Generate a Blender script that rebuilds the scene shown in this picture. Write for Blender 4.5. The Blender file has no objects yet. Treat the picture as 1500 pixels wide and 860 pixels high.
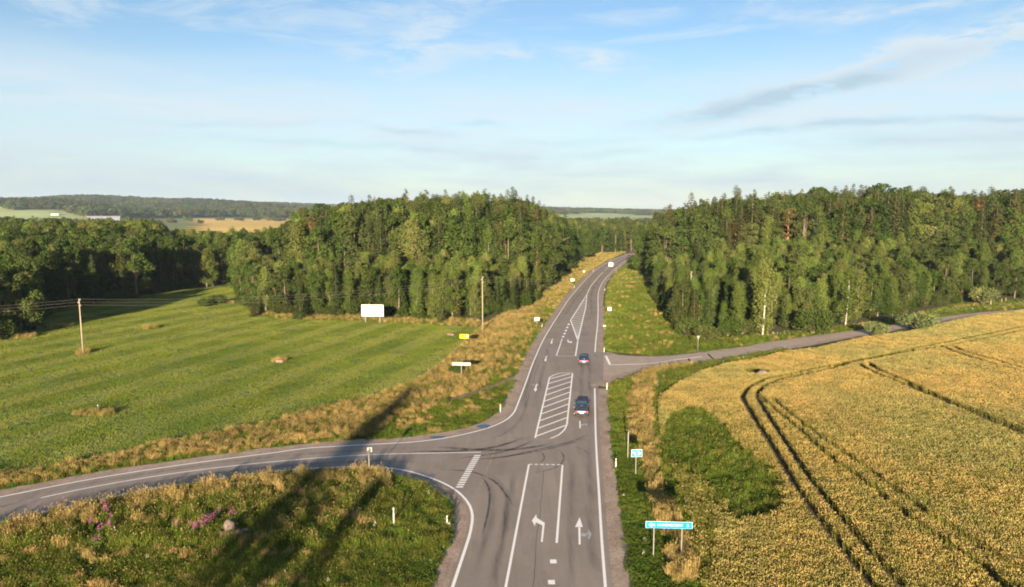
import bpy, bmesh, math, random
import numpy as np
from mathutils import Vector, Matrix
R = math.radians
rng = np.random.default_rng(7)
random.seed(7)
scene = bpy.context.scene
COL = scene.collection

# ------------------------------------------------------------------ camera
CAM_H = 27.0; F = 1000.0; YH = 308.0
PITCH = math.atan((430.0 - YH) / F)
cam = bpy.data.cameras.new('camera')
cam.sensor_width = 36; cam.lens = 24.0; cam.clip_start = 0.5; cam.clip_end = 30000
camo = bpy.data.objects.new('camera', cam); COL.objects.link(camo)
camo.location = (0, 0, CAM_H); camo.rotation_euler = (R(90) - PITCH, 0, 0)
scene.camera = camo

SUN_EL = 10.5; SUN_AZ = 7.6          # light travels away from the camera, a little to the right
EXPO = 1.75
SUN_STR = 5.0; SKY_STR = 0.056
scene.view_settings.view_transform = 'Standard'
scene.view_settings.look = 'None'
scene.view_settings.gamma = 1
scene.view_settings.use_curve_mapping = False
scene.view_settings.exposure = EXPO
scene.cycles.max_bounces = 6
scene.cycles.diffuse_bounces = 3
scene.cycles.glossy_bounces = 2
scene.cycles.transparent_max_bounces = 12
scene.cycles.transmission_bounces = 3
scene.cycles.volume_bounces = 0
scene.cycles.use_adaptive_sampling = True
scene.cycles.adaptive_threshold = 0.02
scene.cycles.filter_width = 1.9
scene.cycles.use_denoising = True
scene.cycles.denoiser = 'OPENIMAGEDENOISE'
scene.cycles.denoising_input_passes = 'RGB_ALBEDO_NORMAL'

sun = bpy.data.lights.new('sun', 'SUN'); sun.energy = SUN_STR; sun.angle = R(0.8); sun.color = (1.0, 0.80, 0.56)
suno = bpy.data.objects.new('sun', sun); COL.objects.link(suno)
sd = Vector((math.sin(R(SUN_AZ)) * math.cos(R(SUN_EL)), math.cos(R(SUN_AZ)) * math.cos(R(SUN_EL)), -math.sin(R(SUN_EL))))
suno.rotation_euler = sd.to_track_quat('-Z', 'Y').to_euler(); suno.location = (-20, -100, 60)


class NT:
    """tiny node-expression helper"""
    def __init__(s, tree): s.t = tree; s.n = tree.nodes; s.l = tree.links
    def node(s, typ, **kw):
        n = s.n.new(typ)
        for k, v in kw.items(): setattr(n, k, v)
        return n
    def put(s, sock, v):
        if isinstance(v, bpy.types.NodeSocket): s.l.new(v, sock)
        else: sock.default_value = v
    def m(s, op, a, b=None, c=None, clamp=False):
        n = s.node('ShaderNodeMath', operation=op); n.use_clamp = clamp
        s.put(n.inputs[0], a)
        if b is not None: s.put(n.inputs[1], b)
        if c is not None: s.put(n.inputs[2], c)
        return n.outputs[0]
    def mix(s, f, a, b, mode='MIX'):
        n = s.node('ShaderNodeMix', data_type='RGBA', blend_type=mode)
        s.put(n.inputs[0], f); s.put(n.inputs[6], a if isinstance(a, bpy.types.NodeSocket) else (*a, 1) if len(a) == 3 else a)
        s.put(n.inputs[7], b if isinstance(b, bpy.types.NodeSocket) else (*b, 1) if len(b) == 3 else b)
        return n.outputs[2]
    def noise(s, vec, scale, detail=4, rough=0.55, dist=0.0):
        n = s.node('ShaderNodeTexNoise'); n.inputs['Scale'].default_value = scale
        n.inputs['Detail'].default_value = detail; n.inputs['Roughness'].default_value = rough
        n.inputs['Distortion'].default_value = dist
        if vec is not None: s.l.new(vec, n.inputs['Vector'])
        return n.outputs['Fac']
    def ramp(s, f, lo, hi):
        n = s.node('ShaderNodeMapRange'); n.interpolation_type = 'SMOOTHSTEP'
        s.put(n.inputs['Value'], f); n.inputs['From Min'].default_value = lo; n.inputs['From Max'].default_value = hi
        return n.outputs['Result']
    def mapping(s, vec, loc=(0, 0, 0), rot=(0, 0, 0), sc=(1, 1, 1)):
        n = s.node('ShaderNodeMapping'); s.l.new(vec, n.inputs[0])
        n.inputs[1].default_value = loc; n.inputs[2].default_value = rot; n.inputs[3].default_value = sc
        return n.outputs[0]


def pixdir(px, py):
    dx, dy = (px - 750) / F, (430 - py) / F
    c, s_ = math.cos(PITCH), math.sin(PITCH)
    return Vector((dx, c + dy * s_, dy * c - s_)).normalized()

# ------------------------------------------------------------------ world
world = bpy.data.worlds.new('World'); scene.world = world; world.use_nodes = True
wt = world.node_tree; wt.nodes.clear(); w = NT(wt)
sky = w.node('ShaderNodeTexSky', sky_type='NISHITA'); sky.sun_disc = False
sky.sun_elevation = R(SUN_EL); sky.sun_rotation = R(180 + SUN_AZ)
sky.altitude = 0; sky.air_density = 1.0; sky.dust_density = 0.4; sky.ozone_density = 2.6
tc = w.node('ShaderNodeTexCoord')
sep = w.node('ShaderNodeSeparateXYZ'); wt.links.new(tc.outputs['Generated'], sep.inputs[0])
az = w.m('ARCTAN2', sep.outputs[0], sep.outputs[1]); el = w.m('ARCSINE', sep.outputs[2])
cmb = w.node('ShaderNodeCombineXYZ'); wt.links.new(az, cmb.inputs[0]); wt.links.new(el, cmb.inputs[1])
V = cmb.outputs[0]
def ell(px, py, hw, hh, tilt, strength):
    d = pixdir(px, py); a0 = math.atan2(d.x, d.y); e0 = math.asin(d.z)
    ca, sa = math.cos(R(tilt)), math.sin(R(tilt))
    da = w.m('SUBTRACT', wa, a0); de = w.m('SUBTRACT', we, e0)
    p = w.m('ADD', w.m('MULTIPLY', da, ca * 1000 / hw), w.m('MULTIPLY', de, sa * 1000 / hw))
    q = w.m('ADD', w.m('MULTIPLY', da, -sa * 1000 / hh), w.m('MULTIPLY', de, ca * 1000 / hh))
    r2 = w.m('ADD', w.m('MULTIPLY', p, p), w.m('MULTIPLY', q, q))
    return w.m('MULTIPLY', w.m('EXPONENT', w.m('MULTIPLY', r2, -1.0)), strength)
# warped coordinates for ragged cloud edges
wn = w.node('ShaderNodeTexNoise'); wn.inputs['Scale'].default_value = 7; wn.inputs['Detail'].default_value = 5
wt.links.new(w.mapping(V, sc=(1, 2.6, 1)), wn.inputs['Vector'])
sc_ = w.node('ShaderNodeSeparateColor'); wt.links.new(wn.outputs['Color'], sc_.inputs[0])
wa = w.m('ADD', az, w.m('MULTIPLY', w.m('SUBTRACT', sc_.outputs[0], 0.5), 0.16))
we = w.m('ADD', el, w.m('MULTIPLY', w.m('SUBTRACT', sc_.outputs[1], 0.5), 0.035))
def total(lst):
    acc = None
    for e in lst:
        x = ell(*e); acc = x if acc is None else w.m('ADD', acc, x)
    return acc
clouds = total([(590, 85, 95, 38, 8, .8), (640, 25, 80, 30, 20, .6), (850, 90, 100, 18, -3, 1.1), (735, 80, 70, 12, -8, .35),
                (1230, 112, 190, 17, 12, 1.5), (1420, 75, 190, 24, 14, 1.3), (1020, 150, 120, 13, 6, .8), (1180, 15, 60, 12, -4, .8),
                (1260, 28, 60, 10, 5, .6), (1360, 8, 60, 8, 0, .6), (158, 90, 26, 4, -3, .9), (70, 60, 200, 60, -8, .12), (430, 45, 70, 7, -10, .3)])
fb = w.noise(w.mapping(V, rot=(0, 0, R(-8)), sc=(1, 4.2, 1)), 9, 9, 0.62, 0.6)
fine = w.noise(w.mapping(V, rot=(0, 0, R(-10)), sc=(1, 4.5, 1)), 38, 6, 0.6, 0.3)
fbm = w.m('ADD', w.m('MULTIPLY', fb, 0.75), w.m('MULTIPLY', fine, 0.25))
cl = w.m('MULTIPLY', clouds, w.ramp(fbm, 0.34, 0.62))
# thin veil low in the sky and faint streaks everywhere
veil_n = w.noise(w.mapping(V, rot=(0, 0, R(-3)), sc=(1, 6, 1)), 3.2, 8, 0.6, 0.4)
band = w.m('MULTIPLY', w.ramp(el, 0.245, 0.12), w.ramp(el, -0.2, -0.05))
veil = w.m('MULTIPLY', band, w.m('ADD', 0.45, w.m('MULTIPLY', w.ramp(veil_n, 0.32, 0.68), 0.5)))
streak = w.m('MULTIPLY', w.ramp(w.noise(w.mapping(V, loc=(3, 1, 0), rot=(0, 0, R(-6)), sc=(1, 5, 1)), 4.5, 9, 0.66, 0.9), 0.45, 0.70), 0.5)
cover = w.m('MAXIMUM', w.m('MAXIMUM', cl, veil), streak, clamp=True)
cover = w.m('MINIMUM', cover, w.m('ADD', 0.9, w.m('MULTIPLY', w.ramp(el, 0.08, 0.0), 0.08)))
# grey undersides: long thin darker bands
dark = total([(1220, 186, 330, 5, 1.5, .8), (1340, 207, 170, 12, 2, .45), (590, 188, 60, 5, -8, .55), (690, 186, 40, 4, 0, .6), (520, 215, 260, 6, -2, .45), (900, 225, 200, 6, 2, .4), (1150, 140, 190, 12, 10, .9), (1280, 240, 350, 7, 1, .3), (330, 178, 120, 5, 2, .3)])
# nishita colour, lifted towards a clean high-latitude blue by the ozone setting above
bg_sky = w.node('ShaderNodeBackground'); wt.links.new(sky.outputs[0], bg_sky.inputs[0]); bg_sky.inputs[1].default_value = SKY_STR
bg_cl = w.node('ShaderNodeBackground')
CLOUD_A = (0.222, 0.252, 0.272); CLOUD_B = (0.15, 0.195, 0.228)
ccol = w.mix(w.m('MINIMUM', w.m('MULTIPLY', dark, w.m('ADD', .5, w.ramp(fbm, 0.35, 0.6))), 1.0), CLOUD_A, CLOUD_B)
ccol = w.mix(w.ramp(el, 0.13, 0.0), ccol, (0.170, 0.202, 0.226))
wt.links.new(ccol, bg_cl.inputs[0]); bg_cl.inputs[1].default_value = 1.0
mixs = w.node('ShaderNodeMixShader'); wt.links.new(cover, mixs.inputs[0])
wt.links.new(bg_sky.outputs[0], mixs.inputs[1]); wt.links.new(bg_cl.outputs[0], mixs.inputs[2])
wo = w.node('ShaderNodeOutputWorld'); wt.links.new(mixs.outputs[0], wo.inputs[0])

# ------------------------------------------------------------------ terrain maths
def sstep(x, a, b):
    t = np.clip((np.asarray(x, float) - a) / (b - a), 0, 1); return t * t * (3 - 2 * t)
AZX = np.array([-3, -.75, -.47, -.25, .06, .21, .8, 3]); AZH = np.array([60, 60, 47, 30, 17, 8, 10, 10.])
ROADC = np.array([(0, -200), (1, 0), (6, 60), (12, 110), (17, 150), (25, 210), (33, 255), (50, 320), (78, 410), (105, 445), (150, 475), (260, 500)], float)
SIDEC = np.array([(15, 105), (35, 117), (60, 135), (85, 155), (120, 168), (150, 185), (220, 210), (400, 240)], float)
def seg_dist(X, Y, P):
    d = np.full(np.shape(X), 1e9)
    for (x0, y0), (x1, y1) in zip(P[:-1], P[1:]):
        L2 = (x1 - x0) ** 2 + (y1 - y0) ** 2
        t = np.clip(((X - x0) * (x1 - x0) + (Y - y0) * (y1 - y0)) / L2, 0, 1)
        d = np.minimum(d, np.hypot(X - x0 - t * (x1 - x0), Y - y0 - t * (y1 - y0)))
    return d
def H(X, Y):
    X = np.asarray(X, float); Y = np.asarray(Y, float)
    rd = np.minimum(seg_dist(X, Y, ROADC), seg_dist(X, Y, SIDEC))
    mask = sstep(rd, 13, 50)
    h = 9.0 * np.exp(-((X + 28) / 62) ** 2 - ((Y - 300) / 85) ** 2) + 11.5 * np.exp(-((X - 165) / 105) ** 2 - ((Y - 320) / 90) ** 2)
    h = h + 4.5 * np.exp(-((X - 14) / 32) ** 2 - ((Y - 375) / 95) ** 2)
    h = h + 2.0 * np.exp(-((X - 60) / 30) ** 2 - ((Y - 300) / 80) ** 2)
    h = h * mask * sstep(Y, 190, 250)
    fd = np.where(inpoly(X, Y, FLATF), 0.0, seg_dist(X, Y, np.array(FLATF)))
    h = h * sstep(fd, 3, 38)
    a = np.interp(X / np.maximum(Y, 1), AZX, AZH)
    azz = X / np.maximum(Y, 1); y_s = np.interp(azz, [-.66, -.50], [1050, 1550]); tt = np.clip((Y - y_s) / 1600, 0, 1)
    far = a * tt * tt * (3 - 2 * tt) * (1 + 0.12 * np.sin(X / 260 + 1) + 0.08 * np.sin(X / 97 + Y / 140) + 0.22 * np.sin(Y / 150 + X / 330))
    far = far + sstep(Y, 700, 1500) * (1.6 * np.sin(X / 190 + Y / 330) + 1.2 * np.sin(Y / 150 - X / 400))
    return h + far
FLATF = [(-160, 75), (-10, 90), (-8, 150), (-40, 170), (-66, 176), (-72, 200), (-88, 222), (-102, 250), (-118, 262), (-135, 215), (-150, 190), (-170, 150)]
def P(px, py, z=0.0):
    """pixel of the photograph -> flat ground point"""
    d = pixdir(px, py); t = (CAM_H - z) / -d.z
    return (d.x * t, d.y * t)
def PP(lst): return [P(x, y) for x, y in lst]
def inpoly(X, Y, poly):
    poly = np.asarray(poly); n = len(poly); r = np.zeros(np.shape(X), bool); j = n - 1
    for i in range(n):
        xi, yi = poly[i]; xj, yj = poly[j]
        if yi != yj:
            c = ((yi > Y) != (yj > Y)) & (X < (xj - xi) * (Y - yi) / (yj - yi) + xi)
            r ^= c
        j = i
    return r
def ext(pl, d, end=True):
    a, b = (pl[-2], pl[-1]) if end else (pl[1], pl[0])
    v = Vector(b) - Vector(a); L = v.length; v.normalize(); q = []; k = L
    while k < d: q.append((b[0] + v.x * k, b[1] + v.y * k)); k = k * 1.6 + 1
    q.append((b[0] + v.x * d, b[1] + v.y * d))
    return pl + q if end else q[::-1] + pl
def smooth_line(pl, step=1.0):
    """Catmull-Rom resample"""
    p = [Vector(a) for a in pl]; p = [p[0] * 2 - p[1]] + p + [p[-1] * 2 - p[-2]]; out = []
    for i in range(1, len(p) - 2):
        n = max(1, int((p[i + 1] - p[i]).length / step))
        for k in range(n):
            t = k / n
            a, b, c, d = p[i - 1], p[i], p[i + 1], p[i + 2]
            out.append(0.5 * ((2 * b) + (c - a) * t + (2 * a - 5 * b + 4 * c - d) * t * t + (3 * b - a - 3 * c + d) * t ** 3))
    out.append(p[-2]); return [(v.x, v.y) for v in out]

# ------------------------------------------------------------------ object helpers
def tag(o, label=None, cat=None, group=None, kind=None):
    if label: o['label'] = label
    if cat: o['category'] = cat
    if group: o['group'] = group
    if kind: o['kind'] = kind
    return o
def empty(name, loc, rz=0.0):
    o = bpy.data.objects.new(name, None); COL.objects.link(o); o.location = loc; o.rotation_euler = (0, 0, rz)
    o.empty_display_size = 0.2; return o
def link(name, me, parent=None, loc=None):
    o = bpy.data.objects.new(name, me); COL.objects.link(o)
    if parent: o.parent = parent
    if loc is not None: o.location = loc
    return o
def npmesh(name, verts, faces, mats, midx=None, tint=None, smooth=False):
    """faces: int array (n,k), or list of such arrays"""
    verts = np.asarray(verts, np.float32).reshape(-1, 3)
    if not isinstance(faces, list): faces = [faces]
    faces = [np.asarray(f, np.int32) for f in faces if len(f)]
    me = bpy.data.meshes.new(name)
    me.vertices.add(len(verts)); me.vertices.foreach_set('co', verts.ravel())
    loops = np.concatenate([f.ravel() for f in faces]); sizes = np.concatenate([np.full(len(f), f.shape[1], np.int32) for f in faces])
    me.loops.add(len(loops)); me.loops.foreach_set('vertex_index', loops)
    starts = np.concatenate([[0], np.cumsum(sizes)[:-1]]).astype(np.int32)
    me.polygons.add(len(sizes)); me.polygons.foreach_set('loop_start', starts); me.polygons.foreach_set('loop_total', sizes)
    for m_ in mats: me.materials.append(m_)
    if midx is not None: me.polygons.foreach_set('material_index', np.asarray(midx, np.int32))
    me.polygons.foreach_set('use_smooth', np.full(len(sizes), smooth))
    if tint is not None:
        a = me.attributes.new('tint', 'FLOAT', 'FACE'); a.data.foreach_set('value', np.asarray(tint, np.float32))
    me.update(calc_edges=True); return me
class BM:
    def __init__(s): s.bm = bmesh.new()
    def box(s, c, d, rot=None, bev=0.0):
        r = bmesh.ops.create_cube(s.bm, size=1.0); vs = r['verts']
        M = Matrix.Translation(c) @ (rot.to_4x4() if rot else Matrix.Identity(4)) @ Matrix.Diagonal((*d, 1))
        bmesh.ops.transform(s.bm, matrix=M, verts=vs)
        if bev: bmesh.ops.bevel(s.bm, geom=list({e for v in vs for e in v.link_edges}), offset=bev, segments=2, affect='EDGES')
        return s
    def tube(s, p0, p1, r0, r1=None, n=10):
        p0, p1 = Vector(p0), Vector(p1); r1 = r0 if r1 is None else r1; d = p1 - p0
        r = bmesh.ops.create_cone(s.bm, cap_ends=True, segments=n, radius1=r0, radius2=max(r1, 1e-4), depth=d.length)
        M = Matrix.Translation((p0 + p1) / 2) @ d.to_track_quat('Z', 'Y').to_matrix().to_4x4()
        bmesh.ops.transform(s.bm, matrix=M, verts=r['verts']); return s
    def poly(s, pts, thick=None):
        vs = [s.bm.verts.new(p) for p in pts]; f = s.bm.faces.new(vs)
        if thick:
            r = bmesh.ops.extrude_face_region(s.bm, geom=[f]); bmesh.ops.translate(s.bm, vec=thick, verts=[g for g in r['geom'] if isinstance(g, bmesh.types.BMVert)])
        return s
    def done(s, name, mat, parent=None, smooth=False, loc=None):
        bmesh.ops.recalc_face_normals(s.bm, faces=s.bm.faces)
        me = bpy.data.meshes.new(name); s.bm.to_mesh(me); s.bm.free(); me.materials.append(mat)
        if smooth: me.polygons.foreach_set('use_smooth', [True] * len(me.polygons))
        return link(name, me, parent, loc)

# ------------------------------------------------------------------ materials
def mat(name, col, rough=0.8, noise=None, spec=0.2, metal=0.0, bump=None, fn=None):
    m = bpy.data.materials.new(name); m.use_nodes = True; t = m.node_tree; x = NT(t)
    b = t.nodes['Principled BSDF']; b.inputs['Roughness'].default_value = rough; b.inputs['Metallic'].default_value = metal
    b.inputs['Specular IOR Level'].default_value = spec
    g = x.node('ShaderNodeNewGeometry').outputs['Position']
    c = None
    if fn: c = fn(x, g)
    elif noise:
        sc2, amt = noise
        f = x.ramp(x.noise(g, sc2, 4), 0.3, 0.7)
        c = x.mix(f, tuple(v * (1 - amt) for v in col), tuple(min(1, v * (1 + amt)) for v in col))
    if c is not None: t.links.new(c, b.inputs['Base Color'])
    else: b.inputs['Base Color'].default_value = (*col, 1)
    if bump:
        bn = x.node('ShaderNodeBump'); bn.inputs['Strength'].default_value = bump[1]; bn.inputs['Distance'].default_value = bump[2]
        t.links.new(x.noise(g, bump[0], 5), bn.inputs['Height']); t.links.new(bn.outputs[0], b.inputs['Normal'])
    return m
def foliage(name, colA, colB, colC=None, transl=0.25, scale=0.05, rand=0.35, fn=None):
    """leaf / blade material: per-face tint, per-object random, slow world-space variation"""
    m = bpy.data.materials.new(name); m.use_nodes = True; t = m.node_tree; x = NT(t); t.nodes.clear()
    at = x.node('ShaderNodeAttribute', attribute_name='tint'); oi = x.node('ShaderNodeObjectInfo')
    g = x.node('ShaderNodeNewGeometry').outputs['Position']
    c = x.mix(at.outputs['Fac'], colA, colB)
    if colC: c = x.mix(x.m('MULTIPLY', x.ramp(oi.outputs['Random'], 0.35, 1.0), 0.8), c, x.mix(at.outputs['Fac'], tuple(v * 0.7 for v in colC), colC))
    hs = x.node('ShaderNodeHueSaturation'); t.links.new(c, hs.inputs['Color'])
    t.links.new(x.m('ADD', 0.515, x.m('MULTIPLY', oi.outputs['Random'], -0.03)), hs.inputs['Hue'])
    r2 = x.m('FRACT', x.m('MULTIPLY', oi.outputs['Random'], 17.3))
    t.links.new(x.m('ADD', 1 - rand / 2, x.m('MULTIPLY', r2, rand)), hs.inputs['Value'])
    c = hs.outputs[0]
    n = x.ramp(x.noise(g, scale, 4), 0.3, 0.7)
    c = x.mix(n, x.mix(1.0, c, (0.72, 0.76, 0.7), 'MULTIPLY'), x.mix(1.0, c, (1.2, 1.15, 1.05), 'MULTIPLY'))
    if fn: c = fn(x, g, c)
    d = x.node('ShaderNodeBsdfDiffuse'); tr = x.node('ShaderNodeBsdfTranslucent'); mx = x.node('ShaderNodeMixShader')
    t.links.new(c, d.inputs[0]); t.links.new(c, tr.inputs[0]); mx.inputs[0].default_value = transl
    t.links.new(d.outputs[0], mx.inputs[1]); t.links.new(tr.outputs[0], mx.inputs[2])
    o = x.node('ShaderNodeOutputMaterial'); t.links.new(mx.outputs[0], o.inputs[0]); return m

def asphalt_fn(x, g):
    fine = x.noise(g, 9, 6, 0.8); big = x.ramp(x.noise(g, 0.12, 5), 0.3, 0.7)
    st = x.ramp(x.noise(x.mapping(g, rot=(0, 0, R(6)), sc=(1.1, 0.03, 1)), 1.0, 4, 0.6), 0.32, 0.7)
    c = x.mix(big, (0.208, 0.174, 0.150), (0.252, 0.212, 0.182))
    c = x.mix(x.m('MULTIPLY', st, 0.45), c, (0.185, 0.150, 0.128))
    c = x.mix(x.ramp(fine, 0.35, 0.7), c, x.mix(1.0, c, (1.3, 1.28, 1.26), 'MULTIPLY'))
    c = x.mix(x.m('MULTIPLY', x.ramp(x.noise(x.mapping(g, rot=(0, 0, R(6)), sc=(.5, .12, 1)), 1.0, 3, 0.5), 0.58, 0.61), 0.22), c, (0.15, 0.125, 0.11))
    return x.mix(x.m('MULTIPLY', x.ramp(x.noise(g, 0.9, 6, 0.7), 0.6, 0.75), 0.3), c, (0.17, 0.14, 0.12))
M = {}
M['asphalt'] = mat('asphalt', (0.1, 0.1, 0.1), 0.85, fn=asphalt_fn, bump=(30, 0.3, 0.01))
def gravel_fn(x, g):
    c = x.mix(x.ramp(x.noise(g, 4, 6, 0.75), 0.35, 0.65), (0.27, 0.20, 0.155), (0.46, 0.36, 0.29))
    c = x.mix(x.ramp(x.noise(g, 0.5, 4), 0.35, 0.7), c, x.mix(1.0, c, (0.75, 0.72, 0.7), 'MULTIPLY'))
    return x.mix(x.m('MULTIPLY', x.ramp(x.noise(g, 1.3, 5, 0.7), 0.58, 0.7), 0.55), c, (0.11, 0.12, 0.045))
M['gravel'] = mat('gravel', (0.3, 0.25, 0.2), 0.95, fn=gravel_fn, bump=(12, 0.9, 0.05))
def paint_fn(x, g):
    return x.mix(x.m('MULTIPLY', x.ramp(x.noise(g, 5, 6, 0.8), 0.5, 0.75), 0.4), (0.80, 0.77, 0.74), (0.30, 0.27, 0.25))
M['road_paint'] = mat('road_paint', (0.8, 0.8, 0.8), 0.7, fn=paint_fn)
def worn_fn(x, g):
    return x.mix(x.ramp(x.noise(g, 4, 6, 0.8), 0.38, 0.6), (0.45, 0.47, 0.50), (0.2, 0.175, 0.16))
M['worn_paint'] = mat('worn_paint', (0.5, 0.5, 0.5), 0.8, fn=worn_fn)
def alpha_mat(name, col, strength, sc=(0.8, 0.8, 1), lo=0.35, hi=0.75):
    m = bpy.data.materials.new(name); m.use_nodes = True; t = m.node_tree; x = NT(t); b = t.nodes['Principled BSDF']
    b.inputs['Base Color'].default_value = (*col, 1); b.inputs['Roughness'].default_value = 0.8
    g = x.node('ShaderNodeNewGeometry').outputs['Position']
    at = x.node('ShaderNodeAttribute', attribute_name='edge')
    a = x.m('MULTIPLY', x.ramp(x.noise(x.mapping(g, sc=sc), 1.0, 6, 0.7), lo, hi), strength)
    a = x.m('MULTIPLY', a, at.outputs['Fac'])
    t.links.new(a, b.inputs['Alpha']); return m
M['rubber'] = alpha_mat('tyre_rubber', (0.05, 0.045, 0.045), 0.95, (0.8, 0.8, 1), 0.25, 0.65)
M['track'] = alpha_mat('worn_wheel_track', (0.085, 0.078, 0.075), 0.5, (1.2, 0.12, 1), 0.3, 0.8)
def ground_fn(x, g):
    c = x.mix(x.ramp(x.noise(g, 0.35, 6, 0.7), 0.3, 0.7), (0.075, 0.085, 0.03), (0.13, 0.11, 0.05))
    return x.mix(x.ramp(x.noise(g, 3.0, 5, 0.7), 0.4, 0.65), c, (0.06, 0.075, 0.025))
M['ground'] = mat('meadow_ground', (0.1, 0.1, 0.05), 0.95, fn=ground_fn, bump=(1.5, 0.8, 0.3))
def mow_streaks(x, g):
    """long wavy mowing swaths"""
    wv = x.node('ShaderNodeTexWave'); wv.wave_type = 'BANDS'; wv.bands_direction = 'X'
    wv.inputs['Scale'].default_value = 0.035; wv.inputs['Distortion'].default_value = 3.5; wv.inputs['Detail'].default_value = 3
    wv.inputs['Detail Scale'].default_value = 0.25
    x.t.links.new(x.mapping(g, rot=(0, 0, R(17))), wv.inputs[0]); return wv.outputs['Fac']
def lawn_fn(x, g):
    c = x.mix(x.ramp(x.noise(g, 0.09, 6, 0.7), 0.3, 0.7), (0.085, 0.14, 0.022), (0.14, 0.18, 0.035))
    c = x.mix(x.m('MULTIPLY', x.ramp(mow_streaks(x, g), 0.35, 0.9), 0.45), c, (0.185, 0.20, 0.055))
    return x.mix(x.m('MULTIPLY', x.ramp(x.noise(g, 0.8, 5, 0.7), 0.5, 0.7), 0.5), c, (0.05, 0.09, 0.015))
M['lawn'] = mat('mown_field', (0.1, 0.15, 0.03), 0.95, fn=lawn_fn, bump=(0.9, 1.0, 0.5))
M['soil'] = mat('field_soil', (0.10, 0.07, 0.035), 0.95, noise=(2, 0.4), bump=(3, 0.8, 0.1))
M['track_soil'] = mat('track_soil', (0.22, 0.155, 0.10), 0.95, noise=(1.5, 0.35), bump=(3, 0.8, 0.08))
def far_fn(cA, cB, rot=20, s=0.006):
    def f(x, g):
        c = x.mix(x.ramp(x.noise(g, 0.004, 5), 0.3, 0.7), cA, cB)
        return x.mix(x.m('MULTIPLY', x.ramp(x.noise(x.mapping(g, rot=(0, 0, R(rot)), sc=(0.2, 2, 1)), s, 4), 0.4, 0.6), 0.4), c, tuple(v * 0.75 for v in cA))
    return f
M['far_gold'] = mat('ripe_field', (1, 1, 1), 0.95, fn=far_fn((0.60, 0.40, 0.10), (0.70, 0.48, 0.14)), bump=(0.5, 1, 1))
M['far_green'] = mat('pale_green_field', (1, 1, 1), 0.95, fn=far_fn((0.30, 0.37, 0.15), (0.38, 0.43, 0.19)), bump=(0.5, 1, 1))
M['far_mid'] = mat('meadow_field', (1, 1, 1), 0.95, fn=far_fn((0.14, 0.18, 0.05), (0.20, 0.22, 0.08)), bump=(0.5, 1, 1))

def wheat_fn(x, g, c):
    n = x.ramp(x.noise(g, 0.045, 5, 0.6), 0.35, 0.65)
    c = x.mix(n, x.mix(1.0, c, (0.88, 0.98, 0.95), 'MULTIPLY'), x.mix(1.0, c, (1.12, 1.02, 0.95), 'MULTIPLY'))
    return x.mix(x.m('MULTIPLY', x.ramp(x.noise(g, 0.11, 4), 0.62, 0.75), 0.5), c, (0.36, 0.235, 0.12))
M['wheat'] = foliage('ripe_wheat', (0.29, 0.235, 0.085), (0.415, 0.33, 0.135), None, 0.2, 0.35, 0.14, wheat_fn)
M['wheat_leaf'] = foliage('wheat_leaf', (0.14, 0.15, 0.035), (0.26, 0.24, 0.06), None, 0.25, 0.1, 0.15)
M['dry'] = foliage('dry_grass', (0.29, 0.205, 0.08), (0.49, 0.345, 0.15), (0.20, 0.19, 0.06), 0.25, 0.2, 0.4)
M['green_grass'] = foliage('green_grass', (0.065, 0.115, 0.014), (0.145, 0.20, 0.028), (0.17, 0.18, 0.04), 0.3, 0.15, 0.5)
def mow_fn(x, g, c):
    c = x.mix(x.m('MULTIPLY', x.ramp(mow_streaks(x, g), 0.35, 0.75), 0.75), c, (0.235, 0.25, 0.06))
    return x.mix(x.m('MULTIPLY', x.ramp(x.noise(g, 0.03, 4), 0.48, 0.7), 0.45), c, (0.07, 0.13, 0.018))
M['mown'] = foliage('mown_grass', (0.125, 0.165, 0.022), (0.20, 0.235, 0.04), None, 0.3, 0.08, 0.3, mow_fn)
M['weed'] = foliage('weeds', (0.07, 0.115, 0.022), (0.13, 0.175, 0.035), None, 0.3, 0.15, 0.4)
M['birch_leaf'] = foliage('birch_leaves', (0.074, 0.112, 0.024), (0.136, 0.172, 0.042), (0.14, 0.16, 0.052), 0.24, 0.03, 0.45)
M['broad_leaf'] = foliage('broadleaf_leaves', (0.036, 0.062, 0.015), (0.074, 0.102, 0.024), (0.088, 0.108, 0.040), 0.25, 0.03, 0.4)
M['spruce_leaf'] = foliage('spruce_needles', (0.032, 0.052, 0.018), (0.064, 0.084, 0.027), (0.088, 0.084, 0.032), 0.1, 0.03, 0.45)
M['willow_leaf'] = foliage('willow_leaves', (0.12, 0.15, 0.055), (0.19, 0.21, 0.09), None, 0.25, 0.1, 0.3)
M['far_leaf'] = foliage('far_leaves', (0.028, 0.045, 0.018), (0.055, 0.072, 0.026), (0.085, 0.078, 0.03), 0.05, 0.004, 0.7)
M['pine_leaf'] = foliage('pine_needles', (0.05, 0.065, 0.022), (0.09, 0.10, 0.034), (0.10, 0.09, 0.035), 0.1, 0.03, 0.4)
def birch_fn(x, g):
    return x.mix(x.ramp(x.noise(x.mapping(g, sc=(1, 1, 3)), 3, 4, 0.7), 0.52, 0.62), (0.26, 0.23, 0.19), (0.07, 0.06, 0.05))
M['birch_bark'] = mat('birch_bark', (0.6, 0.55, 0.5), 0.8, fn=birch_fn)
M['white_bark'] = mat('white_birch_bark', (0.6, 0.55, 0.5), 0.8, fn=lambda x, g: x.mix(x.ramp(x.noise(x.mapping(g, sc=(1, 1, 3)), 3, 4, 0.7), 0.54, 0.64), (0.50, 0.45, 0.38), (0.08, 0.07, 0.06)))
M['bark'] = mat('grey_brown_bark', (0.16, 0.12, 0.085), 0.9, noise=(4, 0.4))
M['pine_bark'] = mat('orange_pine_bark', (0.36, 0.17, 0.08), 0.9, noise=(4, 0.4))
M['pole_wood'] = mat('weathered_pole_wood', (0.33, 0.26, 0.19), 0.8, noise=(6, 0.25))
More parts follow.
